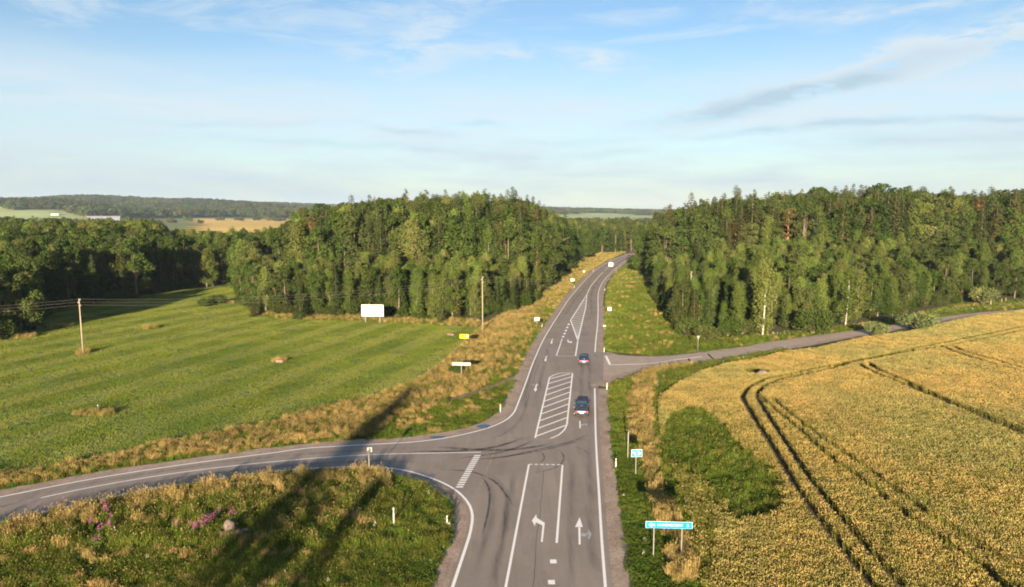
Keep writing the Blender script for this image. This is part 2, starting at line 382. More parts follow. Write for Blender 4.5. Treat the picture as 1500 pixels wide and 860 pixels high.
M['steel'] = mat('galvanised_steel', (0.28, 0.27, 0.255), 0.55, noise=(5, 0.12), metal=0.25, spec=0.4)
M['sign_back'] = mat('sign_back_metal', (0.29, 0.29, 0.265), 0.6, noise=(3, 0.12), spec=0.4)
M['white'] = mat('white_enamel', (0.55, 0.55, 0.53), 0.4, noise=(4, 0.05))
M['warm_white'] = mat('reflective_white', (0.60, 0.59, 0.56), 0.35, noise=(4, 0.04))
M['blue'] = mat('sign_blue', (0.0, 0.36, 0.72), 0.35, noise=(3, 0.05))
M['cyan'] = mat('sign_light_blue', (0.0, 0.27, 0.60), 0.35, noise=(3, 0.05))
M['yellow'] = mat('yellow_enamel', (0.80, 0.62, 0.0), 0.4, noise=(3, 0.06))
M['black'] = mat('black_plastic', (0.02, 0.02, 0.02), 0.5, noise=(5, 0.2))
M['amber'] = mat('amber_reflector', (0.75, 0.42, 0.02), 0.3, noise=(5, 0.1))
M['pale_orange'] = mat('faded_orange_print', (0.72, 0.42, 0.20), 0.5, noise=(3, 0.2))
M['pale_brown'] = mat('faded_brown_print', (0.34, 0.23, 0.18), 0.5, noise=(3, 0.35))
M['pale_grey'] = mat('faded_grey_print', (0.50, 0.48, 0.46), 0.5, noise=(3, 0.1))
M['stone'] = mat('granite', (0.20, 0.155, 0.125), 0.9, noise=(3, 0.35), bump=(6, 0.6, 0.1))
M['stone_red'] = mat('reddish_granite', (0.25, 0.15, 0.11), 0.9, noise=(3, 0.35), bump=(6, 0.6, 0.1))
M['tyre'] = mat('tyre', (0.02, 0.02, 0.02), 0.8, noise=(8, 0.2))
M['rim'] = mat('alloy_rim', (0.45, 0.45, 0.46), 0.4, metal=0.8, noise=(8, 0.1))
M['car_navy'] = mat('navy_metallic', (0.018, 0.045, 0.075), 0.3, spec=0.5, metal=0.3, noise=(1, 0.1))
M['car_blue'] = mat('dark_blue_paint', (0.02, 0.06, 0.12), 0.3, spec=0.5, metal=0.3, noise=(1, 0.1))
M['car_maroon'] = mat('dark_red_paint', (0.10, 0.03, 0.04), 0.3, spec=0.5, noise=(1, 0.1))
M['car_brown'] = mat('dark_brown_paint', (0.06, 0.035, 0.035), 0.3, spec=0.5, noise=(1, 0.1))
M['car_white'] = mat('white_paint', (0.80, 0.79, 0.76), 0.3, spec=0.5, noise=(1, 0.03))
M['car_glass'] = mat('tinted_glass', (0.015, 0.02, 0.03), 0.08, spec=0.9, noise=(1, 0.1))
M['tail'] = mat('red_lens', (0.55, 0.03, 0.012), 0.2, spec=0.6, noise=(6, 0.1))
tb = M['tail'].node_tree.nodes['Principled BSDF']; tb.inputs['Emission Color'].default_value = (1, 0.09, 0.03, 1); tb.inputs['Emission Strength'].default_value = 0.12
M['wall'] = mat('rendered_wall', (0.68, 0.64, 0.58), 0.8, noise=(1, 0.08))
M['roof'] = mat('grey_roof', (0.20, 0.21, 0.24), 0.7, noise=(1, 0.15))
M['roof_yellow'] = mat('yellow_gable', (0.72, 0.47, 0.10), 0.7, noise=(1, 0.1))
M['window'] = mat('dark_window', (0.03, 0.035, 0.04), 0.15, spec=0.6, noise=(1, 0.1))
M['fireweed'] = foliage('fireweed_petals', (0.30, 0.09, 0.20), (0.44, 0.16, 0.32), None, 0.3, 0.5, 0.2)
M['white_flower'] = foliage('white_petals', (0.6, 0.6, 0.5), (0.75, 0.74, 0.66), None, 0.3, 0.5, 0.2)
M['puddle'] = mat('puddle_water', (0.04, 0.04, 0.04), 0.04, spec=1.0)
M['wire'] = mat('bare_cable', (0.16, 0.145, 0.12), 0.5, noise=(1, 0.1))

# ------------------------------------------------------------------ terrain sheet
def axis(lo, hi, step, far, grow=1.13):
    a = list(np.arange(lo, hi + .1, step)); s_ = step; x = hi
    while x < far: s_ = min(s_ * grow, 160); x += s_; a.append(x)
    s_ = step; x = lo
    while x > -far if lo < 0 else x > -1500: s_ = min(s_ * grow, 160); x -= s_; a.insert(0, x)
    return np.array(a)
def terrain():
    xs = axis(-300, 340, 8, 8000); ys = axis(0, 620, 8, 9000)
    X, Y = np.meshgrid(xs, ys); Z = H(X, Y) - 0.02
    rd = np.minimum(seg_dist(X, Y, ROADC), seg_dist(X, Y, SIDEC))
    Z -= 0.0 * rd
    nx, ny = len(xs), len(ys); idx = np.arange(nx * ny).reshape(ny, nx)
    f = np.stack([idx[:-1, :-1], idx[:-1, 1:], idx[1:, 1:], idx[1:, :-1]], -1).reshape(-1, 4)
    me = npmesh('ground', np.stack([X, Y, Z], -1), f, [M['ground']], smooth=True)
    o = link('ground', me); tag(o, kind='structure')
terrain()
def sheet(name, poly, z, m, kind='structure', parent=None, label=None):
    bm = bmesh.new(); vs = [bm.verts.new((x, y, z)) for x, y in poly]; f = bm.faces.new(vs)
    if f.calc_area() and f.normal.z < 0: f.normal_flip()
    bmesh.ops.triangulate(bm, faces=[f]); me = bpy.data.meshes.new(name); bm.to_mesh(me); bm.free(); me.materials.append(m)
    for p in me.polygons: pass
    o = link(name, me, parent)
    if kind: o['kind'] = kind
    if label: o['label'] = label
    return o
def strip_geo(pl, wl, wr, z, jit=0.0, step=0.8, smooth=True):
    p = np.array(smooth_line(pl, step) if smooth else pl); n = len(p)
    t = np.gradient(p, axis=0); t /= np.linalg.norm(t, axis=1)[:, None]; nr = np.stack([-t[:, 1], t[:, 0]], 1)
    jl = np.interp(np.arange(n), np.arange(0, n + 2, 2), rng.normal(0, jit, len(np.arange(0, n + 2, 2)))) if jit else 0
    jr = np.interp(np.arange(n), np.arange(0, n + 2, 2), rng.normal(0, jit, len(np.arange(0, n + 2, 2)))) if jit else 0
    L = p + nr * (wl + jl)[..., None] if jit else p + nr * wl
    Rr = p - nr * (wr + jr)[..., None] if jit else p - nr * wr
    return L, p, Rr, n
def strip(name, pl, wd, z, m, parent=None, kind='structure', jit=0.0, smooth=True, off=0.0):
    L, p, Rr, n = strip_geo(pl, wd / 2 + off, wd / 2 - off, z, jit, smooth=smooth)
    v = np.zeros((2 * n, 3)); v[:n, :2] = L; v[n:, :2] = Rr; v[:, 2] = z
    i = np.arange(n - 1); f = np.stack([i + n, i + n + 1, i + 1, i], 1)
    o = link(name, npmesh(name, v, f, [m]), parent)
    if kind: o['kind'] = kind
    return o
def soft_strip(name, pl, wd, z, m, parent=None):
    """centre opaque, edges fading (worn rubber)"""
    L, p, Rr, n = strip_geo(pl, wd / 2, wd / 2, z)
    v = np.zeros((3 * n, 3)); v[:n, :2] = L; v[n:2 * n, :2] = p; v[2 * n:, :2] = Rr; v[:, 2] = z
    i = np.arange(n - 1); f = np.concatenate([np.stack([i + n, i + n + 1, i + 1, i], 1), np.stack([i + 2 * n, i + 2 * n + 1, i + n + 1, i + n], 1)])
    me = npmesh(name, v, f, [m]); a = me.attributes.new('edge', 'FLOAT', 'POINT')
    e = np.zeros(3 * n); k = np.minimum(np.arange(n), np.arange(n)[::-1]) / max(1, n * 0.2); e[n:2 * n] = np.clip(k, 0, 1)
    a.data.foreach_set('value', e.astype(np.float32))
    o = link(name, me, parent); o['kind'] = 'structure'; return o

# ------------------------------------------------------------------ road outlines (photo pixels -> ground)
LOWER = [(0, 765), (88, 745.8), (198, 721.6), (308, 704), (396, 692), (484, 685.5), (554, 685), (594, 690), (634, 702), (664.8, 717), (684.7, 736), (692, 756), (689, 780), (678, 815.7), (664.8, 855.5)]
UPPER = [(0, 729), (132, 703), (264, 682), (398, 664.3), (448, 657.5), (537, 652), (607, 648), (660, 641), (696, 633), (722, 625), (742.4, 615), (752.6, 605), (760, 588), (770.6, 560), (783, 526.5), (798.7, 493), (820.7, 457.7), (833.7, 438), (850, 418.6), (866.3, 401.5), (881, 390), (900.5, 380.3), (918.4, 373.6), (933, 369.6)]
RIGHT_FAR = [(936, 373.8), (920, 380), (907, 389.3), (894, 400.7), (884, 412), (877.7, 425), (876, 438), (876.2, 451), (875.5, 474), (872.8, 500), (871.7, 516.3)]
RIGHT_NEAR = [(871.2, 569.3), (872.7, 640), (877.8, 729.5), (881.6, 793.4), (886.7, 860)]
SIDE_TOP = [(885, 516.4), (908, 523), (965.6, 523.6), (1032.8, 517.6), (1100, 508), (1150, 499.5), (1266.7, 484), (1322.7, 475), (1360, 469), (1430, 459.8), (1500, 454)]
SIDE_BOT = [(877, 565.6), (896, 555), (932, 545), (980, 535.6), (1052, 526), (1124, 514), (1150, 508.8), (1266.7, 489.5), (1322.7, 478.5), (1371.6, 472), (1430, 463.3), (1500, 457)]
low = ext(ext(PP(LOWER), 60, False), 110); upp = ext(PP(UPPER), 70, False)
rfar = PP(RIGHT_FAR); rnear = ext(PP(RIGHT_NEAR), 110)
stop_ = ext(PP(SIDE_TOP), 160); sbot = ext(PP(SIDE_BOT), 160)
def offs(pl, d):
    p = np.array(pl); t = np.gradient(p, axis=0); t /= np.linalg.norm(t, axis=1)[:, None]
    return [(a[0] - b[1] * d, a[1] + b[0] * d) for a, b in zip(p, t)]
low_s, upp_s = smooth_line(low, 2), smooth_line(upp, 2)
rfar_s, rnear_s = smooth_line(rfar, 2), smooth_line(rnear, 3)
stop_s, sbot_s = smooth_line(stop_, 3), smooth_line(sbot, 3)
beyond = [(100, 447), (150, 478), (260, 505)]; beyond_b = [(262, 497), (152, 470), (103, 439)]
outline = offs(low_s, -0.35)[::-1] + offs(upp_s, 0.35) + beyond + beyond_b + offs(rfar_s, 0.35) + stop_s + sbot_s[::-1] + offs(rnear_s, 0.5)
road = sheet('road', outline, 0.06, M['asphalt'])
for nm, pl, wd, off in (('shoulder', low_s, 2.6, -0.35), ('shoulder', upp_s, 3.2, 0.55), ('shoulder', rfar_s, 2.6, 0.4), ('shoulder', rnear_s, 3.2, 0.5), ('shoulder', stop_s, 1.8, 0.3), ('shoulder', sbot_s, 2.2, -0.4)):
    strip('gravel_shoulder', pl, wd, 0.03 + 0.002 * random.random(), M['gravel'], None, 'structure', 0.22, False, off)
ROADPOLY = np.array(outline)

def side_fn(x, g):
    c = x.mix(x.ramp(x.noise(g, 0.5, 6, 0.7), 0.3, 0.7), (0.30, 0.24, 0.195), (0.37, 0.30, 0.245))
    return x.mix(x.ramp(x.noise(g, 7, 6, 0.8), 0.4, 0.7), c, x.mix(1.0, c, (1.15, 1.13, 1.1), 'MULTIPLY'))
M['old_asphalt'] = mat('old_asphalt', (.3, .25, .2), 0.9, fn=side_fn, bump=(30, 0.3, 0.01))
sheet('side_road', [P(884, 520)] + stop_s[3:] + sbot_s[::-1][:-2] + [P(884, 560)], 0.0612, M['old_asphalt'])
# ------------------------------------------------------------------ markings (children of the road)
ZM = 0.068
def line(pl, wd=0.2, m='road_paint', name='painted_line', z=ZM, smooth=True):
    return strip(name, PP(pl) if not isinstance(pl[0][0], np.floating) and max(abs(pl[0][0]), abs(pl[0][1])) > 0 and name != 'x' else pl, wd, z, M[m], road, 'structure', smooth=smooth)
def wline(pl, wd=0.2, m='road_paint', name='edge_line', z=ZM): return strip(name, pl, wd, z, M[m], road, 'structure')
def lerp(a, b, t): return (a[0] + (b[0] - a[0]) * t, a[1] + (b[1] - a[1]) * t)
def patch(pts, name='painted_marking', m='road_paint', z=ZM):
    return sheet(name, pts, z, M[m], 'structure', road)
def dashes(a, b, n, fill=0.55, wd=0.22, name='dashed_line', across=None):
    a, b = P(*a), P(*b)
    for k in range(n):
        p, q = lerp(a, b, k / n), lerp(a, b, (k + fill) / n)
        strip(name, [p, q], wd, ZM, M['road_paint'], road, 'structure', smooth=False)
wline(low_s, 0.24); wline(upp_s, 0.22); wline(rfar_s, 0.24); wline(rnear_s, 0.22)
line([(0, 743.6), (132, 715), (264, 693), (396, 677.6), (528, 667.5), (625, 664.7), (705, 663.3)], 0.16, name='centre_line')
strip('centre_line', ext(PP([(60, 730), (0, 743.6)]), 60), 0.16, ZM, M['road_paint'], road)
# give-way bar of the left arm: short stripes across the line
a, b = P(700, 667), P(672, 716)
for k in range(16):
    p = lerp(a, b, (k + .2) / 16); q = lerp(a, b, (k + .75) / 16); d = Vector((1, 0.05)) * 0.36
    patch([(p[0] - d.x, p[1]), (p[0] + d.x, p[1]), (q[0] + d.x, q[1]), (q[0] - d.x, q[1])], 'give_way_stripe')
# hatched diamond
TOPD = (859.8, 431.6); LD = (835.8, 469.5); BD = (846.5, 499.5)
line([TOPD, LD], 0.26, smooth=False); line([LD, BD], 0.26, smooth=False); line([TOPD, (858, 451), (855, 463), BD, (843, 522)], 0.26, smooth=False)
tl, td, bd = P(*TOPD), P(*LD), P(*BD)
for k in range(20):
    v = 441 + (496 - 441) * (k / 19) ** 0.9
    def xl(v): return np.interp(v, [431.6, 469.5, 499.5], [859.8, 835.8, 846.5])
    def xr(v): return np.interp(v, [431.6, 451, 463, 499.5], [859.8, 858, 855, 846.5])
    v2 = min(v + 1.3, 499)
    strip('hatch_stripe', [P(xl(v2) + .4, v2), P(xr(v - 0.6) - .4, v - .6)], 0.34, ZM + .001, M['road_paint'], road, smooth=False)
line([(823.6, 496.6), (815, 521.6)], 0.2, smooth=False)
for k in range(5):
    y0 = 474.6 + k * 4.5; x0 = np.interp(y0, [474.6, 493.8], [833.3, 824.8]); strip('dashed_line', [P(x0, y0), P(x0 - .7, y0 + 2)], 0.5, ZM, M['road_paint'], road, smooth=False)
dashes((815.5, 521.8), (843, 522.2), 7, 0.6, 0.22, 'stop_dash')
dashes((775, 681), (824, 681.7), 6, 0.62, 0.2, 'stop_dash')
line([(887.6, 522), (893.6, 535)], 0.45, smooth=False, name='give_way_bar'); line([(893.6, 535), (951, 533), (994, 527), (1028, 523)], 0.28)
# hatched island
isl = [(783.9, 642.3), (805, 553.4), (812, 549.6), (824, 546.7), (838.6, 547.8), (830.5, 622), (827, 630), (818, 638), (806.4, 643)]
line(isl[:2], 0.22, smooth=False); line([(805, 553.4), (812, 549.6), (824, 546.7), (838.6, 547.4)], 0.2); line([(838.6, 547.4), (830.5, 622)], 0.22, smooth=False)
line([(830.5, 622), (827, 630), (818, 638), (806.4, 643)], 0.2); line([(783.9, 642.3), (790, 645), (800, 645.3), (806.4, 643)], 0.12, 'worn_paint')
for (x0, y0, x1, y1) in [(806, 555.5, 834, 548), (803.5, 562.5, 837.5, 552.5), (801.5, 571, 836.5, 559.5), (799.5, 579.5, 835.5, 567), (797.5, 588.5, 834.5, 575), (795.5, 597.5, 834, 583.5), (793.5, 607, 833, 592.5), (791, 617, 831.5, 602.5), (788.5, 628, 830.5, 612.5), (786, 639.5, 829.5, 623.5)]:
    strip('hatch_stripe', [P(x0, y0), P(x1, y1)], 0.26, ZM + .001, M['road_paint'], road, smooth=False)
# dashed centre line on the far bend
cl_ = smooth_line(PP([(859.8, 431.6), (866.3, 418.6), (877.7, 404.8), (884, 398.5)]), 2); wline(cl_, 0.24, name='centre_line')
cf = np.array(smooth_line(PP([(886, 396.7), (892.3, 391), (903.7, 383.4), (918.4, 375.6), (934, 371.2)]), 1.0))
k = 0
while k + 8 < len(cf): wline([tuple(q) for q in cf[k:k + 7]], 0.3, name='dashed_line'); k += 12
# near lanes
line([(774.8, 681), (741, 860), (712, 1010)], 0.2, smooth=False); line([(824, 682), (815.4, 796.5)], 0.2, smooth=False)
for (x0, y0) in ((810.5, 823.6), (807.8, 854), (806, 895), (803, 950)):
    c_ = P(x0, y0); patch([(c_[0] - .25, c_[1] - .3), (c_[0] + .25, c_[1] - .3), (c_[0] + .25, c_[1] + .3), (c_[0] - .25, c_[1] + .3)], 'square_dash')
def arrow(name, pts, m='road_paint', z=ZM): return patch(PP(pts), name, m, z)
arrow('turn_arrow', [(792.2, 795), (795, 795), (798, 767), (786.2, 759.4), (785.6, 754.4), (779.2, 763.6), (783.6, 772), (784.8, 766.3), (794.6, 770.6)])
arrow('straight_arrow', [(842.4, 773.2), (853.8, 773.0), (849, 758.8)]); arrow('arrow_shaft', [(847.6, 798.8), (850.6, 798.8), (850.2, 773.35), (847.2, 773.4)])
arrow('worn_turn_arrow', [(851, 787), (851, 782), (862, 781), (861, 775.5), (867, 784), (862, 793), (861.5, 787)], 'worn_paint')
# arrows facing the camera in the oncoming lane
def oncoming(x, y, s_):
    q = lambda u, v: (x + u * s_, y + v * s_)
    arrow('straight_arrow', [q(1.0, -3.6), q(1.9, -4.6), q(2.6, -3.0), q(1.4, -2.4), q(.9, 1.2), q(2.1, 1.3), q(-.4, 4.6), q(-2.2, 1.1), q(-.7, 1.1), q(-.1, -2.4)])
    arrow('worn_turn_arrow', [q(-4.6, -2.9), q(-4.4, -3.8), q(-.5, -3.6), q(-.6, -2.8)], 'worn_paint', ZM + .001)
oncoming(784.5, 568.5, 1.35); oncoming(799.2, 526, 1.0); oncoming(808, 500.5, 0.9)
arrow('turn_arrow', [(831, 499.2), (832.1, 497.5), (833, 500.4), (836.2, 501.2), (836.4, 500.1), (838.6, 501.6), (835.8, 503.6), (835.9, 502.5), (831.6, 501.9)])
arrow('straight_arrow', [(848.6, 628), (850.6, 628), (850.4, 617), (848.7, 617)]); arrow('worn_turn_arrow', [(850.6, 625), (850.6, 622), (860, 621), (860, 623.5)], 'worn_paint')
# wheel tracks and tyre marks
ZT = 0.0635
def tm(pl, wd, m='rubber', z=ZT, name='tyre_mark'): return soft_strip(name, PP(pl), wd, z, M[m], road)
tm([(865, 636), (838, 647), (798, 657), (742, 669), (700, 673)], 0.4)
tm([(860, 642), (830, 652), (790, 661), (735, 671), (690, 674)], 0.3, z=ZT + .0006)
tm([(812, 650), (780, 656), (735, 660), (690, 659), (640, 655)], 0.9, z=ZT + .0012)
tm([(770, 640), (745, 650), (710, 658), (660, 662), (600, 662)], 0.8, z=ZT + .0018)
tm([(782, 646), (755, 657), (720, 666), (670, 672)], 0.5, z=ZT + .0024)
tm([(775, 575), (765, 610), (745, 632), (715, 645), (670, 653)], 0.7, 'track', z=ZT + .003)
tm([(640, 688), (691, 692), (724, 706), (742, 727), (753, 745)], 0.35, z=ZT + .0008)
tm([(690, 694), (712, 708), (722, 730), (720, 760), (708, 800), (694, 850)], 1.0, 'track', z=ZT + .0016)
tm([(700, 686), (728, 704), (741, 728), (738, 770), (728, 820), (718, 868)], 0.9, 'track', z=ZT + .0022)
tm([(704, 696), (716, 716), (716, 745), (705, 790)], 0.3, z=ZT + .0028)
tm([(784, 660), (795, 665), (797, 674), (789, 680)], 0.22, z=ZT + .0034)
tm([(806, 656), (820, 661), (826, 671), (819, 683), (800, 690), (775, 694)], 0.22, z=ZT + .0036)
tm([(838, 654), (856, 660), (864, 668)], 0.15, z=ZT + .0038)
for (xa, ya, xb, yb) in ((838, 660, 836, 870), (862, 640, 869, 870), (852, 520, 850, 640), (863, 520, 865, 636), (753, 690, 722, 870), (792, 500, 763, 600), (805, 500, 782, 600)):
    tm([(xa, ya), ((xa + xb) / 2, (ya + yb) / 2), (xb, yb)], 1.0, 'track', z=0.0622, name='wheel_track')
tm([(0, 752), (132, 724), (264, 701), (396, 685), (540, 676), (640, 680)], 0.9, 'track', z=0.0622, name='wheel_track')
tm([(0, 736), (132, 709), (264, 687), (396, 670), (540, 660), (650, 655)], 0.9, 'track', z=0.0622, name='wheel_track')
tm([(868, 470), (866, 440), (870, 420), (884, 401)], 1.0, 'track', z=0.0622, name='wheel_track'); tm([(822, 470), (845, 436), (868, 408)], 1.0, 'track', z=0.0622, name='wheel_track')
strip('asphalt_joint', PP([(731, 640), (722, 668), (700, 720)]), 0.1, 0.0617, mat('joint_tar', (0.30, 0.24, 0.17), 0.8, noise=(3, 0.3)), road)
for pl in ([(1037, 518.5), (1041, 523), (1046, 527)], [(1008, 525.5), (1011, 530)]): strip('crack_seal', PP(pl), 0.35, 0.064, M['tyre'], road)
strip('gravel_crossing', PP([(866, 566), (884, 560), (900, 552), (930, 544), (960, 538)]), 1.3, 0.0618, M['gravel'], road, jit=0.12)
for pl in ([(796, 690), (793, 730), (787, 790), (781, 862)], [(770, 600), (776, 575), (790, 530)]): strip('crack_seal', [(a_ + random.gauss(0, .05), b_) for a_, b_ in smooth_line(PP(pl), 1.2)], 0.035, 0.0625, M['tyre'], road)
M['cut_straw'] = alpha_mat('cut_straw', (0.42, 0.34, 0.14), 0.8, (1.5, 1.5, 1), 0.3, 0.6)
def mowline(pl, wd=.5):
    o_ = soft_strip('mowing_track', PP(pl), wd, 0.12, M['cut_straw'])
mowline([(272, 458), (256, 464), (252, 470), (262, 477)], .9)
for k_ in range(7): mowline([(258 + 14 * k_, 447 + 2 * k_), (280 + 11 * k_, 460 + 3 * k_), (284 + 7 * k_, 470 + 4 * k_), (262 + 5 * k_, 480 + 4 * k_)], .35)
for k_ in range(6): mowline([(225 - 22 * k_, 474 + 1.5 * k_), (215 - 18 * k_, 484 + 3 * k_), (180 - 16 * k_, 492 + 4 * k_)], .3)
mowline([(30, 566), (130, 550), (260, 541), (330, 528)], .5); mowline([(190, 572), (250, 562), (330, 540)], .6); mowline([(330, 492), (420, 484), (520, 476)], .4)
# puddles on the gravel at the corner
for (x, y, a, b) in ((708, 625.5, 0.85, 0.5), (641, 641.5, 0.9, 0.25)):
    c_ = P(x, y); pts = [(c_[0] + a * math.cos(t) * (1 + .15 * math.sin(3 * t)), c_[1] + b * 1.6 * math.sin(t)) for t in np.linspace(0, 2 * math.pi, 20)[:-1]]
    sheet('puddle', pts, 0.072, M['puddle'])

# ------------------------------------------------------------------ field sheets
GF = PP([(0, 697), (132, 675), (221, 653), (309, 636), (398, 620), (448, 603), (537, 585), (607, 560), (643, 538), (678, 507), (704, 484), (690, 477), (640, 474), (560, 470), (480, 468.5), (400, 465), (372, 460), (352, 444), (345, 428)])
GFpoly = [(-160, 75), (-58, 69.5)] + GF + [(-100, 245), (-118, 225), P(250, 424), P(180, 438), P(120, 446), P(60, 456), P(45, 487), P(0, 499), (-160, 150)]
sheet('mown_field', GFpoly, 0.0, M['lawn'])
WF = PP([(1500, 458), (1430, 466.8), (1383, 477), (1336.7, 489), (1266.7, 498.3), (1196.7, 514.7), (1160, 518), (1100, 532), (1064, 538), (1028, 549), (994, 565.6), (965.6, 589.6), (966, 625), (975, 680), (985, 692), (1003, 745), (1015, 790), (1022, 830), (1030, 862)])
WFpoly = WF + [(15, 30), (15, 5), (140, 5), (330, 200), (260, 216)]
sheet('crop_field', WFpoly, 0.0, M['soil'])
GPATCH = PP([(977, 614), (1005, 601), (1035, 605), (1060, 628), (1074, 646), (1101, 671), (1129, 695), (1143, 714), (1150, 748), (1120, 766), (1080, 772), (1055, 742), (1033, 714), (1000, 695), (972, 683), (968, 645)])
MEADOW = PP([(0, 769), (88, 750), (198, 726), (308, 708), (396, 696), (484, 690), (554, 691), (607, 701), (642, 718), (662, 745), (668, 771), (651, 807), (634, 846)]) + [(-5.2, 40), (-70, 40)]
strip('dirt_track', PP([(600, 603), (640, 590), (690, 577), (722, 566), (748, 556), (765, 548)]), 1.5, 0.012, M['track_soil'], None, jit=0.15)

# ------------------------------------------------------------------ scatter through geometry nodes
def gn_scatter(name, pts, rot, scl, idx, sources, label, kind='stuff'):
    """pts (n,3); sources: unlinked mesh objects, instanced by index"""
    me = bpy.data.meshes.new(name); me.vertices.add(len(pts)); me.vertices.foreach_set('co', np.asarray(pts, np.float32).ravel())
    def attr(nm, typ, data, key):
        a = me.attributes.new(nm, typ, 'POINT'); a.data.foreach_set(key, np.ascontiguousarray(data).ravel())
    attr('rot', 'FLOAT_VECTOR', np.asarray(rot, np.float32), 'vector'); attr('scl', 'FLOAT_VECTOR', np.asarray(scl, np.float32), 'vector')
    attr('idx', 'INT', np.asarray(idx, np.int32), 'value')
    o = link(name, me)
    ng = bpy.data.node_groups.new(name, 'GeometryNodeTree')
    ng.interface.new_socket('Geometry', in_out='INPUT', socket_type='NodeSocketGeometry'); ng.interface.new_socket('Geometry', in_out='OUTPUT', socket_type='NodeSocketGeometry')
    gi = ng.nodes.new('NodeGroupInput'); go = ng.nodes.new('NodeGroupOutput'); iop = ng.nodes.new('GeometryNodeInstanceOnPoints')
    jn = ng.nodes.new('GeometryNodeJoinGeometry')
    for s_ in reversed(sources):
        oi = ng.nodes.new('GeometryNodeObjectInfo'); oi.inputs['Object'].default_value = s_; oi.inputs['As Instance'].default_value = True
        ng.links.new(oi.outputs['Geometry'], jn.inputs[0])
    ng.links.new(gi.outputs[0], iop.inputs['Points']); ng.links.new(jn.outputs[0], iop.inputs['Instance']); iop.inputs['Pick Instance'].default_value = True
    def na(nm, dt):
        n = ng.nodes.new('GeometryNodeInputNamedAttribute'); n.data_type = dt; n.inputs['Name'].default_value = nm; return n.outputs[0]
    ng.links.new(na('idx', 'INT'), iop.inputs['Instance Index']); ng.links.new(na('scl', 'FLOAT_VECTOR'), iop.inputs['Scale'])
    er = ng.nodes.new('FunctionNodeEulerToRotation'); ng.links.new(na('rot', 'FLOAT_VECTOR'), er.inputs[0]); ng.links.new(er.outputs[0], iop.inputs['Rotation'])
    ng.links.new(iop.outputs[0], go.inputs[0])
    md = o.modifiers.new('scatter', 'NODES'); md.node_group = ng
    tag(o, label, None, None, kind); return o
def source(name, me):
    return bpy.data.objects.new(name, me)      # never linked: only used as an instance

def blades(n, rad, h, wd, lean, mats, seed, head=0.0, headw=0.05, leafy=0.0, square=None):
    """n blades as bent triangles + optional seed heads. returns mesh"""
    g = np.random.default_rng(seed)
    if square: x = g.uniform(-square[0] / 2, square[0] / 2, n); y = g.uniform(-square[1] / 2, square[1] / 2, n)
    else:
        r_ = rad * np.sqrt(g.random(n)); a = g.random(n) * 6.283; x, y = r_ * np.cos(a), r_ * np.sin(a)
    hh = h * g.uniform(0.6, 1.15, n); th = g.random(n) * 6.283; la = g.random(n) * 6.283; ll = np.abs(g.normal(0, lean, n)) * hh
    wx, wy = np.cos(th) * wd / 2, np.sin(th) * wd / 2
    tx, ty = x + np.cos(la) * ll, y + np.sin(la) * ll; mx_, my = x + np.cos(la) * ll * .35, y + np.sin(la) * ll * .35
    z0 = np.zeros(n)
    v = np.stack([np.stack([x - wx, y - wy, z0], 1), np.stack([x + wx, y + wy, z0], 1), np.stack([mx_ + wx * .8, my + wy * .8, hh * .6], 1), np.stack([mx_ - wx * .8, my - wy * .8, hh * .6], 1), np.stack([tx, ty, hh], 1)], 1).reshape(-1, 3)
    b = np.arange(n)[:, None] * 5
    quads = b + np.array([[0, 1, 2, 3]]); tris = b + np.array([[3, 2, 4]])
    t = g.random(n); verts = [v]; faces = [quads, tris]; mi = [np.zeros(n), np.zeros(n)]; tint = [t, t]
    if head > 0:
        k = int(n * head); s_ = g.choice(n, k, replace=False); th2 = g.random(k) * 3.14; hw = headw * g.uniform(.7, 1.2, k); hl = headw * 2.6
        cx, cy, cz = tx[s_], ty[s_], hh[s_]; dx, dy = np.cos(th2) * hw / 2, np.sin(th2) * hw / 2; lx, ly = np.cos(la[s_]) * hl * .45, np.sin(la[s_]) * hl * .45
        hv = np.stack([np.stack([cx, cy, cz - hl * .5], 1), np.stack([cx + dx + lx * .5, cy + dy + ly * .5, cz], 1), np.stack([cx + lx, cy + ly, cz + hl * .45], 1), np.stack([cx - dx + lx * .5, cy - dy + ly * .5, cz], 1)], 1).reshape(-1, 3)
        o_ = len(v); verts.append(hv); faces.append(o_ + np.arange(k)[:, None] * 4 + np.array([[0, 1, 2, 3]])); mi.append(np.ones(k) if len(mats) > 1 else np.zeros(k)); tint.append(g.random(k))
    return npmesh('tuft', np.concatenate(verts), faces, mats, np.concatenate(mi), np.concatenate(tint))
def leafy(n, rad, h, size, mats, seed, pw=1.0):
    g = np.random.default_rng(seed); r_ = rad * np.sqrt(g.random(n)); a = g.random(n) * 6.283
    c = np.stack([r_ * np.cos(a), r_ * np.sin(a), h * g.random(n) ** pw * (1 - .5 * (r_ / rad) ** 2)], 1)
    v, f, t = quad_cloud(c, size, g); return npmesh('weed', v, f, mats, None, t)
def quad_cloud(c, size, g, normals=None, asp=0.7, nbias=0.8):
    n = len(c); nr = g.normal(size=(n, 3)); nr /= np.linalg.norm(nr, axis=1)[:, None]
    if normals is not None: nr = nr + normals * nbias; nr /= np.linalg.norm(nr, axis=1)[:, None]
    u = np.cross(nr, g.normal(size=(n, 3))); u /= np.linalg.norm(u, axis=1)[:, None]; w_ = np.cross(nr, u)
    s_ = (np.asarray(size) * g.uniform(0.6, 1.3, n))[:, None] / 2
    v = np.stack([c - u * s_, c - w_ * s_ * asp, c + u * s_, c + w_ * s_ * asp], 1).reshape(-1, 3)
    return v, np.arange(n * 4).reshape(n, 4), g.random(n)

